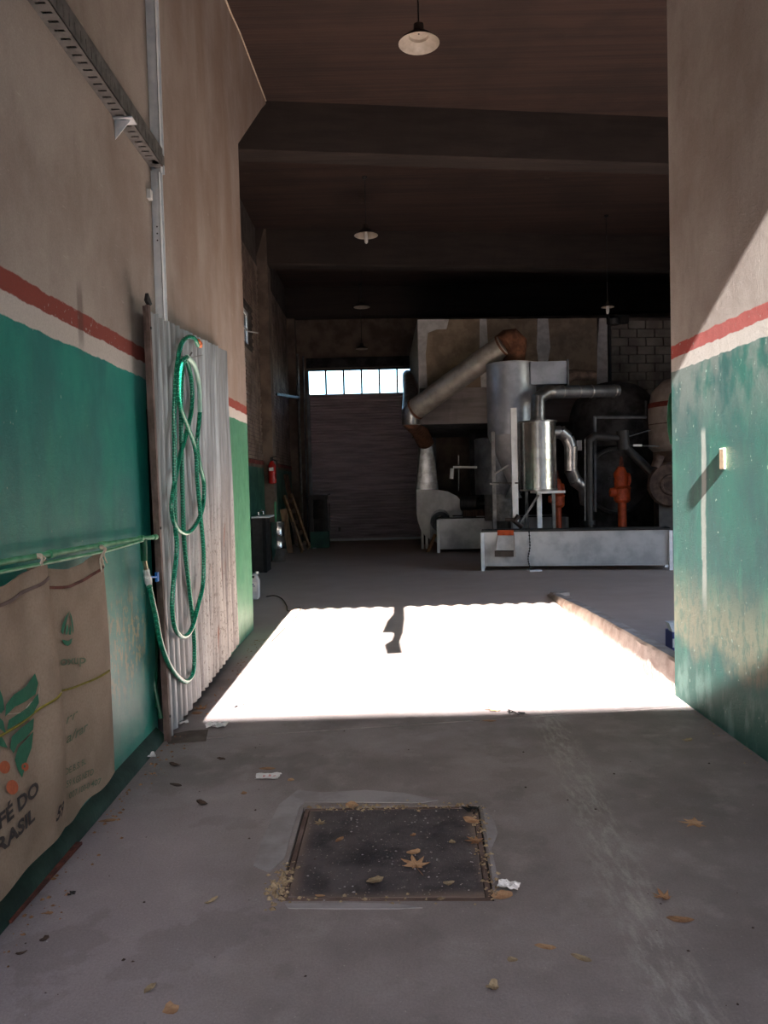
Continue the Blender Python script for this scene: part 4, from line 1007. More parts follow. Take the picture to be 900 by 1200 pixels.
MB().box((q.x+.3, YC+.2, 0), (q.x+.36, YC+.26, zb_-.05)).build('leg', M['galv_dk'], sc)
p1_ = thing('outlet_duct', 'silver elbow duct rising from the small drum towards the dark dome', 'duct', (q.x, YC, zt), 'bright segmented ducts')
e0 = oy(630.5, 496, YC); e1 = oy(630.5, 467, YC); e2 = oy(641, 459.5, YC+.1); e3 = oy(724, 458, 15.0)
MB().tube([(e0.x, YC, zt), (e1.x, YC, e1.z), e2, e2+Vector((.12, .03, 0))], [.14, .14, .13, .125], 22).build('elbow', M['duct_s'], p1_, 25)
MB().tube([e2+Vector((.1, .02, 0)), e3], .12, 22).build('pipe', M['steel_dk'], p1_, 35)
for f in (.02, .2, .42, .6, .93): p = e2.lerp(e3, f); MB().tube([p, p+Vector((.03, .01, 0))], .127, 22).build('collar', M['duct_s'], p1_, 35)
MB().tube([(e0.x, YC, zt+.03), (e0.x, YC, zt+.07)], .15, 22).build('collar', M['duct_s'], p1_, 35)
sdp = thing('side_duct', 'bright crooked duct curving down from the side of the small drum', 'duct', oy(670, 560, YC+.1), 'bright segmented ducts')
S = [oy(648, 507, YC), oy(657, 506, YC+.02), oy(665, 513, YC+.05), oy(669, 524, YC+.05), oy(669, 551, YC+.1), oy(674, 563, YC+.15), oy(685, 572, YC+.2), oy(687, 590, YC+.3)]
for k in range(len(S)-1): MB().tube([S[k], S[k+1]], [.125, .118], 18).build('segment', M['duct_s'], sdp, 35)
for k in (1, 3, 4, 5): MB().tube([S[k]-(S[k+1]-S[k]).normalized()*.015, S[k]+(S[k+1]-S[k]).normalized()*.015], .13, 18).build('collar', M['duct_s'], sdp, 35)

# round tank behind the cyclone
YT = 16.5; q = oy(584, 560, YT); zt = oy(584, 515, YT).z; zb_ = oy(584, 579, YT).z
rt = thing('round_tank', 'dull grey round tank on a narrower drum base behind the tall cyclone', 'tank', (q.x, YT, 0))
MB().lathe([(.49, zb_), (.5, zb_+.02), (.5, zt), (.46, zt+.03)], (q.x, YT, 0), seg=36).build('body', M['steel_dk'], rt, 40)
MB().lathe([(.36, .75), (.36, zb_)], (q.x+.05, YT, 0), seg=30).build('base', M['galv_dk'], rt, 40)
MB().lathe([(.2, .0), (.2, .8)], (q.x+.05, YT, 0), seg=16).build('pedestal', M['black'], rt, 40)
m = MB(); m.tube([oy(531, 547.5, 15.9), oy(559, 547.5, 15.9)], .025, 8); m.tube([oy(530, 549, 15.9), oy(529, 561, 15.9)], .04, 8); m.build('pipe_arm', M['white_steel'], rt, 40)
m = MB(); m.tube([oy(537.5, 534, 15.95), oy(537.5, 575, 15.95)], .012, 6); m.build('rod', M['galv_dk'], rt)
# motor behind the blower
mo = thing('electric_motor', 'small black motor sitting between blower and round tank', 'motor', oy(550, 595, 17.6))
c = oy(550, 590, 17.6); MB().lathe([(.1, -.2), (.17, -.18), (.17, .2), (.1, .24), (.03, .34)], c, (1, -.4, 0), 20).build('casing', M['black'], mo, 40)
MB().box((c.x-.15, 17.55, .1), (c.x+.15, 17.7, c.z-.12)).build('foot', M['black'], mo)
a = oz(545, 612); tag(MB().box((oy(543, 600, 17.3).x, 17.25, .82), (oy(590, 600, 17.3).x, 17.55, .96)).build('wooden_plank', M['wood_dk']), 'thick brown plank lying on the rear trough beside the blower', 'plank', 'loose planks')
m = MB(); m.bar(oy(500, 650, 17.6)+Vector((0, 0, .0)), oy(510, 626, 17.7), .07, .05); o = m.build('wooden_batten', M['wood']); tag(o, 'short pale wooden slat leaning at the corner of the rear trough', 'plank', 'loose planks')

# roaster: dome, body, discs, frame, pipework
YR = 15.8
ro = thing('roaster', 'large soot-black roasting machine with domed hopper and round drum face', 'roasting machine', oy(728, 640, YR))
q = oy(724, 497, YR); rx = 52*YR/900
m = MB(); m.lathe([(rx*1.0*math.cos(a)**.8 if math.cos(a) > 0 else .01, rx*.98*math.sin(a)) for a in [R(k) for k in range(-30, 91, 8)]], (q.x, YR+.3, q.z), seg=36)
m.build('hopper_dome', M['blackmat'], ro, 50)
a, b_ = oy(692, 488, YR), oy(766, 620, YR); MB().box((a.x, YR-.15, 0), (b_.x, YR+1.0, a.z)).build('body', M['blackmat'], ro)
MB().box((a.x+.1, YR-.19, oy(0, 528, YR-.2).z+.02), (b_.x-.02, YR-.15, a.z-.06)).build('front_plate', M['steel_dk'], ro)
c = oy(724, 563, YR-.4); MB().lathe([(.68, .3), (.68, -.02), (.63, -.04), (.62, .0), (.1, .01)], c, (0, 1, 0), 40).build('drum_face', M['black'], ro, 40)
MB().lathe([(.6, .0), (.58, -.03), (.02, -.035)], c, (0, 1, 0), 40).build('inspection_disc', M['blackmat'], ro, 40)
m = MB(); a = oy(707, 502, YR-.2); m.box((a.x+.0, YR-.2, a.z-.07), (a.x+.12, YR-.185, a.z)); m.build('vent', M['void'], ro)
fr_ = thing('pipe_frame', 'thin pale grey pipe frame standing before the black roaster', 'frame', oy(697, 600, 15.0))
m = MB(); m.tube([oy(697, 600, 15.0), oy(697, 489, 15.0)], .035, 8); m.tube([oy(697, 489, 15.0), oy(757, 489, 15.0)], .03, 8); m.tube([oy(757, 489, 15.0), oy(757, 470, 15.2)], .02, 8)
m.tube([oy(697, 489, 15.0), oy(697, 0, 15.0).lerp(oy(697, 489, 15.0), 1)+Vector((0, .02, 0))], .03, 6); m.build('tube_run', M['steel_dk'], fr_, 40)
gp = thing('gas_pipe', 'thick black pipe rising behind the trough and bending over the orange burner', 'pipe', oy(690, 615, 14.6))
P0, P1, P2, P3 = oy(690, 618, 14.6), oy(690, 516, 14.6), oy(697, 511, 14.6), oy(728, 514, 14.6)
MB().tube([(P0.x, P0.y, .5), P1, P2, P3, oy(731, 522, 14.6), oy(766, 556, 14.35)], [.085, .085, .085, .08, .08, .09], 14).build('bent_pipe', M['black'], gp, 35)
MB().tube([oy(729, 505, 14.6), oy(731, 527, 14.6)], .12, 14).build('flange', M['black'], gp, 35)
m = MB(); m.tube([oy(735, 512, 14.6), oy(762, 504, 14.8)], .012, 6); m.tube([oy(737, 522, 14.6), oy(772, 523, 14.6)], .012, 6); m.build('thin_rod', M['steel_dk'], gp)
m = MB(); m.tube([oy(742, 522, 14.55), oy(752, 522, 14.55)], .022, 8); m.build('bright_union', M['galv'], gp, 40)
MB().tube([(P0.x, P0.y, .72), (P0.x, P0.y, .8)], .13, 12).build('coupling', M['black'], gp, 35)
MB().tube([oy(685.5, 610, 14.5), oy(685.5, 515, 14.5)], .012, 6).build('thin_pipe', M['galv_dk'], gp)
def burner(px, py, y, s, label):
    t = thing('gas_burner', label, 'burner', oy(px, py+41*s, y), 'orange burner valves')
    P_ = lambda dx, dy: oy(px+dx*s, py+dy*s, y); k = s*y/900
    MB().tube([(P_(0, 42).x, y, 0), P_(0, 8)], 5*k, 14).build('pipe', M['orange'], t, 40)
    MB().tube([P_(0, 12), P_(0, 9), P_(0, 8), P_(0, -4), P_(0, -5), P_(0, -8)], [7*k, 9.5*k, 9.5*k, 9.5*k, 10.5*k, 8*k], 16).build('body', M['orange'], t, 35)
    MB().tube([P_(-14, 0), P_(-8, 0)], [5*k, 6*k], 12).build('side_port', M['orange'], t, 35)
    MB().tube([P_(-1, -6), P_(-2, -22), P_(-1, -30)], [8*k, 8*k, 4*k], 14).build('bonnet', M['orange'], t, 35)
    MB().tube([P_(-1, -30), P_(-1, -42)], [3*k, 1.5*k], 10).build('spindle', M['rust'], t, 35)
    MB().tube([P_(-16, -16), P_(-6, -16)], 1.5*k, 8).build('lever', M['black'], t)
    MB().tube([P_(5, -15), P_(8, -15)], 8*k, 12).build('cover_disc', M['orange'], t, 35)
burner(729, 577, 14.75, 1.0, 'bright orange burner valve standing in front of the roaster drum')
burner(654, 585, 15.6, .8, 'dim orange burner valve half hidden behind the bright crooked duct')
fw = thing('flange_wheel', 'brown cast iron wheel with concentric rings beside the roaster', 'wheel', oy(788, 600, 14.6))
c = oy(787, 568, 14.0); MB().lathe([(.42, .12), (.42, .0), (.38, -.04), (.2, -.03), (.18, -.06), (.15, -.06), (.14, -.02), (.02, -.02)], c, (.35, 1, 0), 32).build('disc', M['brownflange'], fw, 35)
MB().tube([c+Vector((0, .1, 0)), c+Vector((.05, .3, 0))], .3, 20).build('barrel', M['black'], fw, 35)
MB().tube([oy(768, 548, 14.1), oy(773, 534, 14.1)], .09, 12).build('lug', M['brownflange'], fw, 35)
m = MB(); m.box((c.x-.2, c.y+.1, 0), (c.x+.25, c.y+.3, c.z-.1)); m.build('pedestal', M['black'], fw)
YW = 15.0
wt = thing('round_silo', 'pale off-white round silo with a dark red band, partly hidden by the wall', 'silo', oy(800, 640, YW))
c = oy(803, 490, YW); z_t = oy(800, 440, YW).z; z_b = oy(800, 530, YW).z
MB().lathe([(.58, z_b), (.68, z_b+.1), (.69, z_t-.65), (.62, z_t-.3), (.4, z_t-.08), (.05, z_t)], (c.x, YW, 0), seg=40).build('body', M['bagwhite'], wt, 50)
MB().lathe([(.695, z_t-.62), (.68, z_t-.52)], (c.x, YW, 0), seg=40, caps=False).build('red_band', M['stripe_dk'], wt, 50)
MB().lathe([(.697, z_t-.95), (.697, z_t-.93)], (c.x, YW, 0), seg=40, caps=False).build('seam', M['rustframe'], wt)
MB().lathe([(.6, 0), (.6, z_b+.02)], (c.x, YW, 0), seg=30).build('base', M['hallwall'], wt, 40)
# small bits glimpsed among the machines
m = MB(); q = oy(679.5, 522, 15.2); m.box((q.x-.06, 15.2, q.z-.1), (q.x+.04, 15.22, q.z+.1)); 
tag(m.build('light_gap_plate', M['white']), 'small white plate standing in for light glimpsed between crooked duct and black pipe', 'plate')  # white plate added where light shows through between the machines

# ------------------------------------------------------------------ left side of the hall
yx = 17.0
ex = thing('fire_extinguisher', 'red fire extinguisher hanging on the hall column', 'fire extinguisher', oy(319, 568, 16.1))
YX = 16.16; q = Vector((oy(319, 552, YX).x, YX, 0)); zt = oy(319, 543, YX).z; zb_ = oy(319, 567, YX).z
MB().lathe([(.06, zb_), (.085, zb_+.02), (.085, zt-.05), (.05, zt+.02), (.03, zt+.05)], (q.x, YX, 0), seg=20).build('cylinder', M['redmetal'], ex, 40)
m = MB(); m.box((q.x-.03, YX-.04, zt+.05), (q.x+.03, YX+.04, zt+.12)); m.bar((q.x-.02, YX-.02, zt+.12), (q.x+.11, YX-.06, zt+.14), .02, .015); m.build('valve_head', M['black'], ex)
MB().tube(bz([(q.x+.02, YX-.02, zt+.08), (q.x+.11, YX-.04, zt+.02), (q.x+.1, YX-.04, zt-.2), (q.x+.09, YX-.04, zb_+.1)], 5), .012, 8).build('discharge_hose', M['black'], ex, 40)
MB().box((q.x-.05, YX+.05, zt-.22), (q.x+.05, 16.3, zt-.18)).build('wall_bracket', M['black'], ex)
MB().box((q.x-.05, YX-.088, zt-.16), (q.x+.04, YX-.08, zt-.09)).build('sticker', M['white'], ex)
wb = thing('work_bin', 'tall black bin with a thin metal tray top beside the green wall end', 'bin', oz(303, 672))
yb_ = 14.3; xa, xb = HX+.06, oy(311.5, 640, yb_).x; zt = oy(305, 607, yb_).z
MB().prism([(xa, yb_, 0), (xb, yb_, 0), (xb, yb_+.6, 0), (xa, yb_+.6, 0)], (0, 0, zt)).build('body', M['black'], wb)
MB().box((xa, yb_-.06, zt), (xb+.08, yb_+.68, zt+.03)).build('tray', M['galv'], wb)
MB().box((xb-.05, yb_-.02, 0), (xb+.01, yb_+.02, zt)).build('corner_post', M['void'], wb)
m = MB(); q = Vector((oy(301, 602, yb_).x, yb_+.2, zt+.03)); m.tube(bz([q, q+Vector((0, 0, .08)), q+Vector((.07, 0, .1)), q+Vector((.09, 0, .03))], 4), .02, 8)
m.build('spout', M['stainless'], wb, 40)
dm = thing('steel_drum', 'shiny ribbed steel drum standing behind the black bin', 'drum', oz(322, 659)); q = oz(322, 659); q.x = max(q.x, HX+.26)
MB().lathe([(.145, 0), (.15, .01), (.15, .27), (.16, .285), (.15, .3), (.15, .53), (.16, .545), (.15, .56), (.15, .82), (.155, .83), (.155, .85)], (q.x, q.y+.15, 0), seg=28).build('shell', M['stainless'], dm, 50)
MB().lathe([(.145, .835), (.145, .84)], (q.x, q.y+.15, 0), seg=28).build('lid', M['steel_dk'], dm, 50)
jg = thing('plastic_jug', 'cloudy white plastic jug on the floor at the green wall end', 'jug', oz(301, 703)); q = oz(301, 703)
m = MB(); w_, h_ = .16, .40
prof = [(-w_/2+.02, 0), (w_/2-.02, 0), (w_/2, .03), (w_/2, h_*.68), (w_/2-.03, h_*.86), (.02, h_*.92), (-w_/2+.02, h_*.92), (-w_/2, h_*.8), (-w_/2, .03)]
m.prism([(q.x-.05+a, q.y+.02, z) for a, z in prof], (0, .13, 0)); o = m.build('body', M['jug'], jg); bv = o.modifiers.new('b', 'BEVEL'); bv.width = .018; bv.segments = 3
MB().prism([(q.x-.1, q.y+.015, .12), (q.x+.0, q.y+.015, .12), (q.x+.0, q.y+.015, .25), (q.x-.1, q.y+.015, .25)], (0, .004, 0)).build('label_patch', M['white'], jg)
m = MB(); m.lathe([(.012, 0), (.012, .004)], (q.x-.05, q.y+.012, .22), (0, 1, 0), 8); m.box((q.x-.08, q.y+.012, .19), (q.x-.02, q.y+.016, .2)); m.build('label_print', M['ink_blue'], jg)
MB().box((q.x-.09, q.y+.012, .31), (q.x-.03, q.y+.02, .34)).build('handle_opening', M['void'], jg)
MB().lathe([(.025, 0), (.025, .035)], (q.x+.0, q.y+.08, h_*.9), seg=14).build('cap', M['white'], jg, 40)
# wire on the floor
m = MB(); m.tube(bz([oz(px, py, .006) for px, py in ((312, 699), (322, 698), (331, 702), (336, 710), (338, 716), (352, 712), (346, 724), (332, 738), (318, 752))], 6), .006, 6)
tag(m.build('loose_wire', M['twig'], smooth=60), 'thin dark wire curling over the floor near the white jug', 'wire')
# leaning boards
bd = thing('wooden_board', 'pale wooden board standing upright against the green dado', 'board', oz(342, 648), 'boards leaning on the hall wall')
a0, a1, a2, a3 = oy(337, 648, 17.6), oy(343.5, 648, 17.6), oy(336, 596, 17.75), oy(328, 597, 17.75)
MB().prism([a0, a1, a2, a3], (0, .04, 0)).build('plank', M['wood'], bd)
MB().prism([oy(341, 612, 17.55), oy(344, 612, 17.55), oy(350, 640, 17.5), oy(347, 641, 17.5)], (0, .05, 0)).build('batten', M['wood_dk'], bd)
pa = thing('wooden_pallet', 'slatted wooden pallet leaning beside the dark green press', 'pallet', oz(360, 645), 'boards leaning on the hall wall')
T0, T1, B0, B1 = oy(333, 582, 18.9), oy(341, 580, 19.1), oy(354.5, 646, 18.0), oy(362, 642, 18.3)
MB().bar(T0, B0, .05, .12).build('rail', M['wood'], pa); MB().bar(T1, B1, .05, .12).build('rail', M['wood'], pa)
for f in (.1, .3, .5, .7, .9): MB().bar(T0.lerp(B0, f)+Vector((0, .02, 0)), T1.lerp(B1, f)+Vector((0, .02, 0)), .1, .025, (0, 1, 0)).build('slat', M['wood_dk'], pa)
tag(MB().bar(oy(335, 556, 19.2), oy(347, 620, 19.0), .12, .04).build('long_plank', M['wood_dk']), 'long dark plank leaning on the wall above the pallet', 'plank', 'boards leaning on the hall wall')
# green press
yg = 19.6
gm = thing('green_press', 'dark green machine with black frame standing before the roller shutter', 'machine', oz(374, 640))
P_ = lambda px, py, y=yg: oy(px, py, y)
a, b_ = P_(364, 641), P_(385, 623); MB().box((a.x, yg, 0), (b_.x, yg+.45, b_.z)).build('base', M['dkgreen'], gm)
for px in (364, 381): q = P_(px, 600); MB().box((q.x-.04, yg+.1, b_.z), (q.x+.05, yg+.2, P_(370, 582).z)).build('upright', M['black'], gm)
a, c = P_(361, 586), P_(383, 580); MB().box((a.x, yg, a.z), (c.x, yg+.4, c.z)).build('head', M['blackmat'], gm)
q = P_(371, 600); MB().lathe([(.08, P_(0, 618).z), (.08, a.z)], (q.x-.05, yg+.2, 0), seg=14).build('ram', M['void'], gm, 40)
MB().box((P_(366, 600).x, yg+.25, b_.z), (P_(382, 600).x, yg+.3, a.z)).build('back_plate', M['blackmat'], gm)
MB().lathe([(.02, b_.z+.02), (.02, P_(0, 600).z)], (P_(369, 0).x, yg-.0, 0), seg=8).build('chrome_rod', M['galv_dk'], gm, 40)
MB().box((P_(379, 0).x, yg-.02, b_.z), (P_(382, 0).x, yg+.1, b_.z+.1)).build('small_box', M['galv_dk'], gm)
MB().bar(P_(378, 582, yg+.0), P_(387, 579, yg), .03).build('hand_lever', M['black'], gm)
tag(MB().box((P_(367, 640).x, 19.45, 0), (P_(371, 640).x, 19.52, .02)).build('paper_scrap', M['paper']), 'small white scrap on the floor before the green press', 'paper', 'paper scraps on the floor')
# conduits near the shutter and bracket bar
for i, (px, r_, lb) in enumerate(((351, .03, 'pale vertical pipe on the wall beside the roller shutter'), (357.5, .022, 'thinner vertical pipe closest to the shutter edge'))):
    q = oy(px, 500, 21.1 if i == 0 else 21.5)
    tag(MB().tube([(q.x, q.y, .0), (q.x, q.y, 5.2)], r_, 10).build('wall_pipe', M['galv_dk' if i == 0 else 'steel_dk'], smooth=40), lb, 'pipe', 'pipes beside the shutter')
tag(MB().bar((HX+.02, 18.6, oy(322, 462, 18.6).z), (HX+.3, 21.2, oy(348, 465, 21).z), .05, .06).build('wall_bar', M['black']), 'dark horizontal bar fixed across the upper brick wall', 'bar')

# something hanging under the roof edge outside the frame: its shadow falls in the sun patch
m = MB(); yk = -1.25
def back(px, py):  # where the sun ray to this floor point crosses the plane y = yk
    p = oz(px, py); t = (p.y-yk)/SUN.y; return p-SUN*t
K = [back(466, 700), back(464, 715), back(455, 735), back(452, 741), back(470, 743), back(464, 752), back(458, 762)]
m.prism([back(460, 700), back(475, 700), back(476, 725), back(474, 742), back(446, 742), (back(452, 728)), back(459, 720)], (0, .02, 0))
m.prism([back(460, 742), back(474, 742), back(470, 752), back(473, 766), back(452, 767), back(449, 756), back(458, 750)], (0, .02, 0))
m.tube([back(467, 703), back(467, 703)+Vector((0, 0, .5))], .01, 6)
tag(m.build('hanging_rag', M['bagwhite']), 'torn cloth hanging under the roof edge that casts the shadow on the sunlit floor', 'cloth')

# ------------------------------------------------------------------ leaves, papers, grit
def outline(kind, r0):
    if kind == 'maple':
        a = [(0, -.95, .25), (18, .42, 0)]; pts = []
        tips = [(-150, .62), (-100, .85), (-45, .95), (0, 1.1), (45, .92), (98, .8), (150, .6)]
        for k, (t, L) in enumerate(tips):
            L *= .9+.2*r0.random(); pts.append((t-9, L*.72)); pts.append((t, L)); pts.append((t+9, L*.7))
            if k < len(tips)-1: mid = (t+tips[k+1][0])/2; pts.append((mid, .38+.06*r0.random()))
        pts.append((180, .3))
        return [(math.sin(R(t))*L, math.cos(R(t))*L) for t, L in pts]
    if kind == 'torn':
        return [(math.cos(2*math.pi*k/11)*(.6+.5*r0.random()), math.sin(2*math.pi*k/11)*(.45+.35*r0.random())) for k in range(11)]
    return [(math.sin(2*math.pi*k/14)*(.38+.06*r0.random()), math.cos(2*math.pi*k/14)*(1 if k in (0, 7) else .9)) for k in range(14)]
def leaf(px, py, size, kind, mat, label, rot=None, curl=.25, stem=False, z=0.002, group='dry leaves on the floor'):
    r0 = random.Random(int(px*7+py)); p = oz(px, py, z); rot = r0.random()*6.28 if rot is None else R(rot)
    pts = outline(kind, r0); bm = bmesh.new(); c = bm.verts.new((0, 0, 0)); vs = [bm.verts.new((x, y, 0)) for x, y in pts]
    for k in range(len(vs)): bm.faces.new((c, vs[k], vs[(k+1) % len(vs)]))
    bmesh.ops.subdivide_edges(bm, edges=bm.edges[:], cuts=1, use_grid_fill=True); bmesh.ops.triangulate(bm, faces=bm.faces[:])
    ph = r0.random()*3; lo = 1e9; bm.verts.index_update(); out = []
    for v in bm.verts:
        x, y = v.co.x, v.co.y; h = curl*(x*x*.55+.3*y*y*math.sin(ph)+.22*noise.noise(Vector((x*2+ph, y*2, ph)))); out.append(Vector((x, y, h)))
    mn = min(v.z for v in out); m = MB(); F = [tuple(v.index for v in f.verts) for f in bm.faces]; bm.free()
    top = [Vector((p.x+(v.x*math.cos(rot)-v.y*math.sin(rot))*size, p.y+(v.x*math.sin(rot)+v.y*math.cos(rot))*size, z+.0012+(v.z-mn)*size)) for v in out]
    m.add(top, F)
    o = m.build('dry_leaf', M[mat]) if not stem else None
    if stem:
        t = thing('dry_leaf', label, 'leaf', (p.x, p.y, z), group); m.build('blade', M[mat], t)
        d = Vector((math.cos(rot-1.57), math.sin(rot-1.57), 0)); c0 = top[0]
        MB().tube([c0+Vector((0, 0, .002)), c0+d*size*.6+Vector((0, 0, .004)), c0+d*size*1.25+Vector((.01, 0, .003))], .0015, 6).build('stem', M['leafB'], t); return t
    return tag(o, label, 'leaf', group)
leaf(487, 1014, .075, 'maple', 'leafA', 'largest tan maple leaf lying on the middle of the dark cover', 10, stem=True, z=.006)
leaf(484, 999, .035, 'torn', 'leafA', 'curled leaf piece touching the big maple leaf on the cover', z=.008)
leaf(558, 986, .055, 'maple', 'leafB', 'orange-brown leaf at the cover edge below the black scrap', 40, z=.004)
leaf(553, 962, .045, 'torn', 'leafA', 'pale torn leaf just under the black scrap on the cover', z=.004)
leaf(375, 965, .042, 'maple', 'leafC', 'small pale leaf on the cover near its upper corner by the cement patch', z=.006)
leaf(398, 984, .032, 'oval', 'leafB', 'narrow orange leaf on the cover below the small pale leaf', 150, z=.006)
leaf(440, 1032, .04, 'torn', 'leafC', 'flat pale leaf on the cover close to its near edge', z=.006)
leaf(484, 979, .02, 'torn', 'leafB', 'tiny orange leaf crumb on the cover above the big maple leaf', z=.006)
leaf(530, 987, .022, 'torn', 'leafC', 'tiny pale yellow leaf crumb on the cover beside the orange-brown leaf', z=.006)
leaf(375, 1050, .022, 'oval', 'leafA', 'small yellow leaf on the near edge of the cover', 80, z=.004)
leaf(525, 1035, .028, 'torn', 'leafC', 'greyish leaf piece on the cover near the paper scrap', z=.006)
leaf(412, 944, .05, 'torn', 'leafA', 'crumpled leaf lodged in the far edge gap of the cover', z=.001)
leaf(588, 1050, .055, 'torn', 'leafA', 'tan leaf poking out beneath the white paper at the cover corner', 20)
leaf(815, 966, .075, 'maple', 'leafA', 'large orange leaf alone on bare concrete beside the green wall', 80, .5)
leaf(779, 1053, .05, 'maple', 'leafB', 'brown curled leaf on the concrete below the large orange leaf', 60, .7)
leaf(797, 1078, .05, 'oval', 'leafB', 'faded flat brown leaf just below the curled one', 80)
leaf(639, 1110, .038, 'oval', 'leafA', 'small pointed tan leaf between the oval and yellow leaves', 75)
leaf(600, 1125, .022, 'torn', 'leafC', 'tiny round yellow leaf on the bare floor below the cover corner')
leaf(681, 1123, .038, 'oval', 'leafC', 'pale oval leaf with a pointed end on the pale scuffs', 55)
leaf(577, 1157, .03, 'torn', 'leafC', 'greenish crumpled leaf near the pale cement stain', None, .9)
leaf(200, 1184, .035, 'torn', 'leafA', 'brown leaf piece at the very bottom edge of the floor')
leaf(176, 1159, .03, 'oval', 'leafC', 'curled pale leaf just above the brown bottom leaf', 160, .9)
leaf(246, 1059, .035, 'oval', 'leafC', 'twisted thin leaf on open concrete between sacks and cover', 130, 1.2)
leaf(580, 833, .075, 'maple', 'leafA', 'yellow-tan leaf standing up by the joint near the black scrap', 30, .5)
leaf(573, 845, .05, 'oval', 'leafB', 'flat brown leaf lying right on the floor joint', 80)
leaf(715, 809, .06, 'oval', 'leafA', 'golden leaf near the sunlight edge, first of the pair by the kerb', 95)
leaf(732, 809, .075, 'oval', 'leafA', 'golden leaf near the sunlight edge, longer one next to the kerb', 80)
leaf(446, 821, .05, 'torn', 'leafA', 'pale leaf at the shadow edge in the middle of the floor')
leaf(449, 826, .035, 'torn', 'leafC', 'leaf crumb just in front of the pale leaf at the shadow edge')
leaf(236, 831, .07, 'maple', 'leafB', 'russet leaf at the foot of the corrugated sheet', 20, .6)
leaf(231, 836, .05, 'torn', 'leafB', 'broken russet leaf touching the one by the corrugated sheet')
leaf(313, 901, .05, 'oval', 'leafB', 'tan leaf lying just beyond the printed paper', 85)
leaf(341, 914, .028, 'torn', 'leafA', 'small leaf at the end of the printed paper')
leaf(286, 930, .024, 'torn', 'leafB', 'tiny orange leaf between printed paper and cement patch')
leaf(206, 920, .045, 'oval', 'twig', 'dull brown leaf on the floor before the damp patch', 60)
leaf(237, 942, .045, 'oval', 'twig', 'dark curled leaf on grey concrete left of the cement patch', 50, .8)
leaf(205, 897, .045, 'oval', 'twig', 'dark thin leaf closest to the damp patch', 60, .8)
leaf(259, 890, .035, 'oval', 'twig', 'dark sliver of leaf between damp patch and printed paper', 60, .8)
leaf(126, 962, .045, 'oval', 'leafB', 'pale brown leaf beside the black rag', 100)
leaf(55, 1071, .025, 'oval', 'leafB', 'thin twisted leaf lying out from the rusty strip', 90, 1)
leaf(52, 1101, .022, 'torn', 'twig', 'dark round leaf piece farther out from the rusty strip')
leaf(25, 1118, .02, 'oval', 'twig', 'dark narrow leaf piece near the bottom corner of the floor', 120, 1)
leaf(805, 868, .04, 'torn', 'leafC', 'pale leaf bits at the foot of the worn green wall', None, .5)
leaf(784, 816, .04, 'torn', 'leafC', 'pale leaf at the corner where kerb meets wall')
leaf(651, 827, .03, 'oval', 'leafA', 'little tan leaf near the joint halfway to the kerb', 80)
def paper(px, py, w_, h_, rz, label, crumple=.012, z=.002, mat='paper'):
    p = oz(px, py, z); r0 = px*.37
    def fn(u, v):
        a, b_ = (u-.5)*w_*(1+.2*noise.noise(Vector((v*3, r0, 0)))), (v-.5)*h_*(1+.25*noise.noise(Vector((u*3, r0, 3))))
        c, s = math.cos(rz), math.sin(rz)
        return Vector((p.x+a*c-b_*s, p.y+a*s+b_*c, z+.004+crumple*(.9+noise.noise(Vector((u*4+r0, v*4, 1)))+.6*abs(noise.noise(Vector((u*9, v*9, r0)))))))
    o = MB().grid(fn, 12, 10).build('paper_scrap', M[mat], None, 30); return tag(o, label, 'paper', 'paper scraps on the floor'), fn
paper(254, 853, .14, .10, .1, 'crumpled white paper beyond the damp patch near the corrugated sheet', .02)
o, fn = paper(314, 911, .13, .085, -.05, 'flat printed white paper on open floor beyond the cover', .006)
m = MB()
for u in (.3, .55, .75): m.add([fn(u, .25)+Vector((0, 0, .003)), fn(u+.1, .25)+Vector((0, 0, .003)), fn(u+.1, .5)+Vector((0, 0, .003)), fn(u, .5)+Vector((0, 0, .003))], [(0, 1, 2, 3)])
m.build('faded_print', M['ink_red'], o)
paper(171, 887, .1, .13, .4, 'pinkish white paper at the foot of the green wall', .012)
paper(277, 829, .09, .07, .2, 'scrap of wrapper at the edge of the sunlight by the sheet', .015)
paper(214, 849, .08, .06, .3, 'dirty scrap against the bottom of the corrugated sheet', .012)
paper(596, 1041, .085, .055, -.4, 'small bluish white paper at the near corner of the cover', .012, .012)
paper(318, 690, .01, .01, 0, 'tiny white scrap beside the plastic jug', .002)
def scrap(px, py, sz, label, z=.003):
    p = oz(px, py, z); m = MB()
    for k in range(5):
        a = rnd.random()*6.28; q = p+Vector((math.cos(a)*sz*.4, math.sin(a)*sz*.35, 0)); vs = [q+Vector(((rnd.random()-.5)*sz, (rnd.random()-.5)*sz, rnd.random()*sz*.3)) for _ in range(4)]
        m.add(vs+[v+Vector((0, 0, .004)) for v in vs], [(0, 1, 2), (0, 2, 3), (4, 6, 5), (4, 7, 6), (0, 1, 5, 4), (1, 2, 6, 5), (2, 3, 7, 6), (3, 0, 4, 7)])
    return tag(m.build('plastic_scrap', M['void']), label, 'plastic scrap', 'black plastic scraps')
scrap(553, 951, .06, 'shiny black plastic scrap on the far corner of the cover', .004)
scrap(605, 837, .07, 'dark torn scrap on the floor joint beside the yellow-tan leaf')
scrap(84, 1048, .02, 'tiny black scrap on the floor beyond the rusty strip')
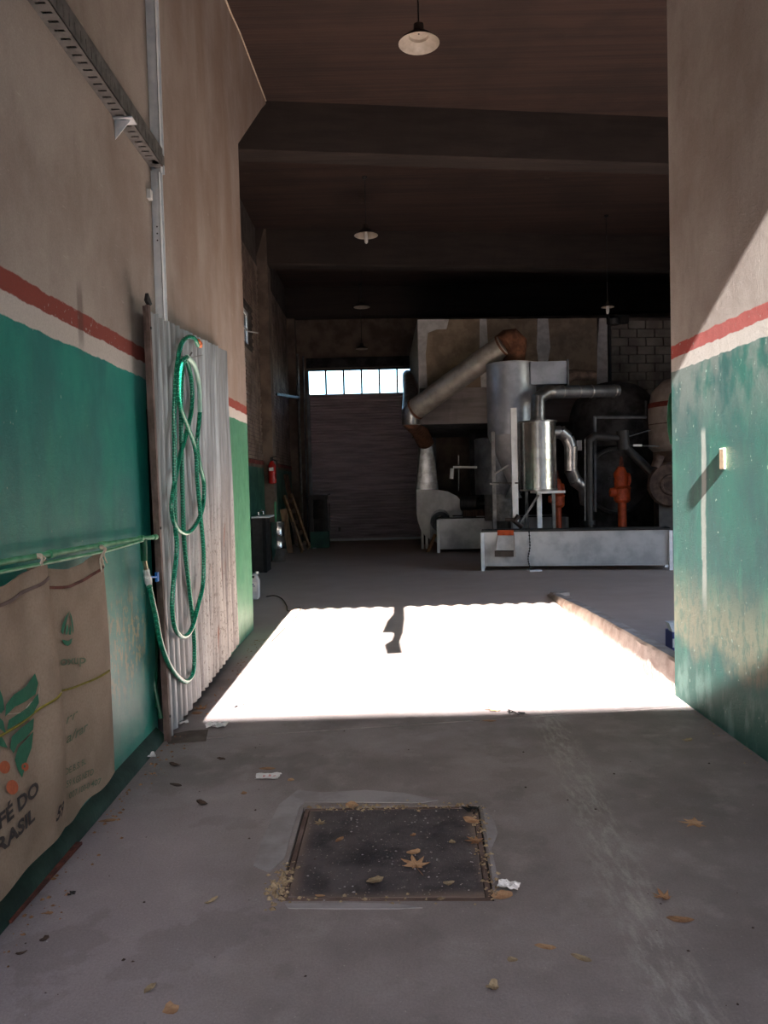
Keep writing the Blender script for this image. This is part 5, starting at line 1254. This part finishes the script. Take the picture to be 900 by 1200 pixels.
# grit and crumbled leaves
def grit(n, fn, s0, s1, name, mat, label):
    m = MB()
    for k in range(n):
        p = fn(); s = s0+(s1-s0)*rnd.random()**2; a = rnd.random()*6
        vs = [p+Vector((math.cos(a+t)*s*(.6+.5*rnd.random()), math.sin(a+t)*s*(.5+.5*rnd.random()), 0)) for t in (0, 1.6, 3.1, 4.7)]+[p+Vector((0, 0, s*.6))]
        m.add(vs, [(0, 1, 4), (1, 2, 4), (2, 3, 4), (3, 0, 4), (3, 2, 1, 0)])
    return tag(m.build(name, M[mat]), label, 'debris', None, 'stuff')
def uni(x0, x1, y0, y1, z=.0008): return lambda: Vector((x0+(x1-x0)*rnd.random(), y0+(y1-y0)*rnd.random(), z))
grit(130, uni(-1.35, 1.95, 1.5, 8), .003, .009, 'white_grit', 'cement', 'pale grit specks scattered over the entrance floor')
grit(90, uni(-1.35, 1.95, 1.5, 7), .003, .010, 'dark_grit', 'twig', 'dark crumbs scattered over the entrance floor')
grit(160, lambda: Vector((WL+.08+abs(rnd.gauss(0, .07)), 1.6+rnd.random()*3.4, .001)), .004, .016, 'leaf_crumbs', 'leafB', 'dirt and leaf crumbs along the foot of the green wall')
grit(120, lambda: Vector((WR-.01-abs(rnd.gauss(0, .04)), 3+rnd.random()*2.6, .001)), .003, .010, 'leaf_crumbs', 'leafC', 'leaf crumbs along the foot of the sunlit worn wall')
grit(120, lambda: Vector((WL+.12+abs(rnd.gauss(0, .08)), 4.9+rnd.random()*3.2, .001)), .003, .014, 'leaf_crumbs', 'leafB', 'dirt crumbs along the bottom of the corrugated sheet')
def edge_pt():
    r = rnd.random()
    if r < .38: a, b_ = Q[0], Q[1]
    elif r < .72: a, b_ = Q[1], Q[2]
    elif r < .9: a, b_ = Q[3], Q[3].lerp(Q[0], .35)
    else: a, b_ = Q[2], Q[3]
    p = a.lerp(b_, rnd.random()); p = p+(cc-p).normalized()*rnd.gauss(.012, .022); return Vector((p.x, p.y, .001))
grit(420, edge_pt, .004, .016, 'leaf_litter', 'leafC', 'crumbled dry leaves packed in the gap around the dark cover')
grit(70, lambda: Vector((Q[3].x-.02+rnd.gauss(0, .022), Q[3].y+.12+rnd.gauss(0, .08), .002)), .006, .018, 'leaf_litter', 'leafC', 'heap of crumbled leaves at the near corner of the cover')
grit(90, lambda: quadgrid(inset(Q, .06), .004)(rnd.random(), rnd.random()), .003, .008, 'white_grit', 'cement', 'pale specks sprinkled over the dark cover plate')
grit(60, uni(-1.6, 4.5, 9, 20), .005, .014, 'white_grit', 'joint', 'sparse pale specks on the hall floor')
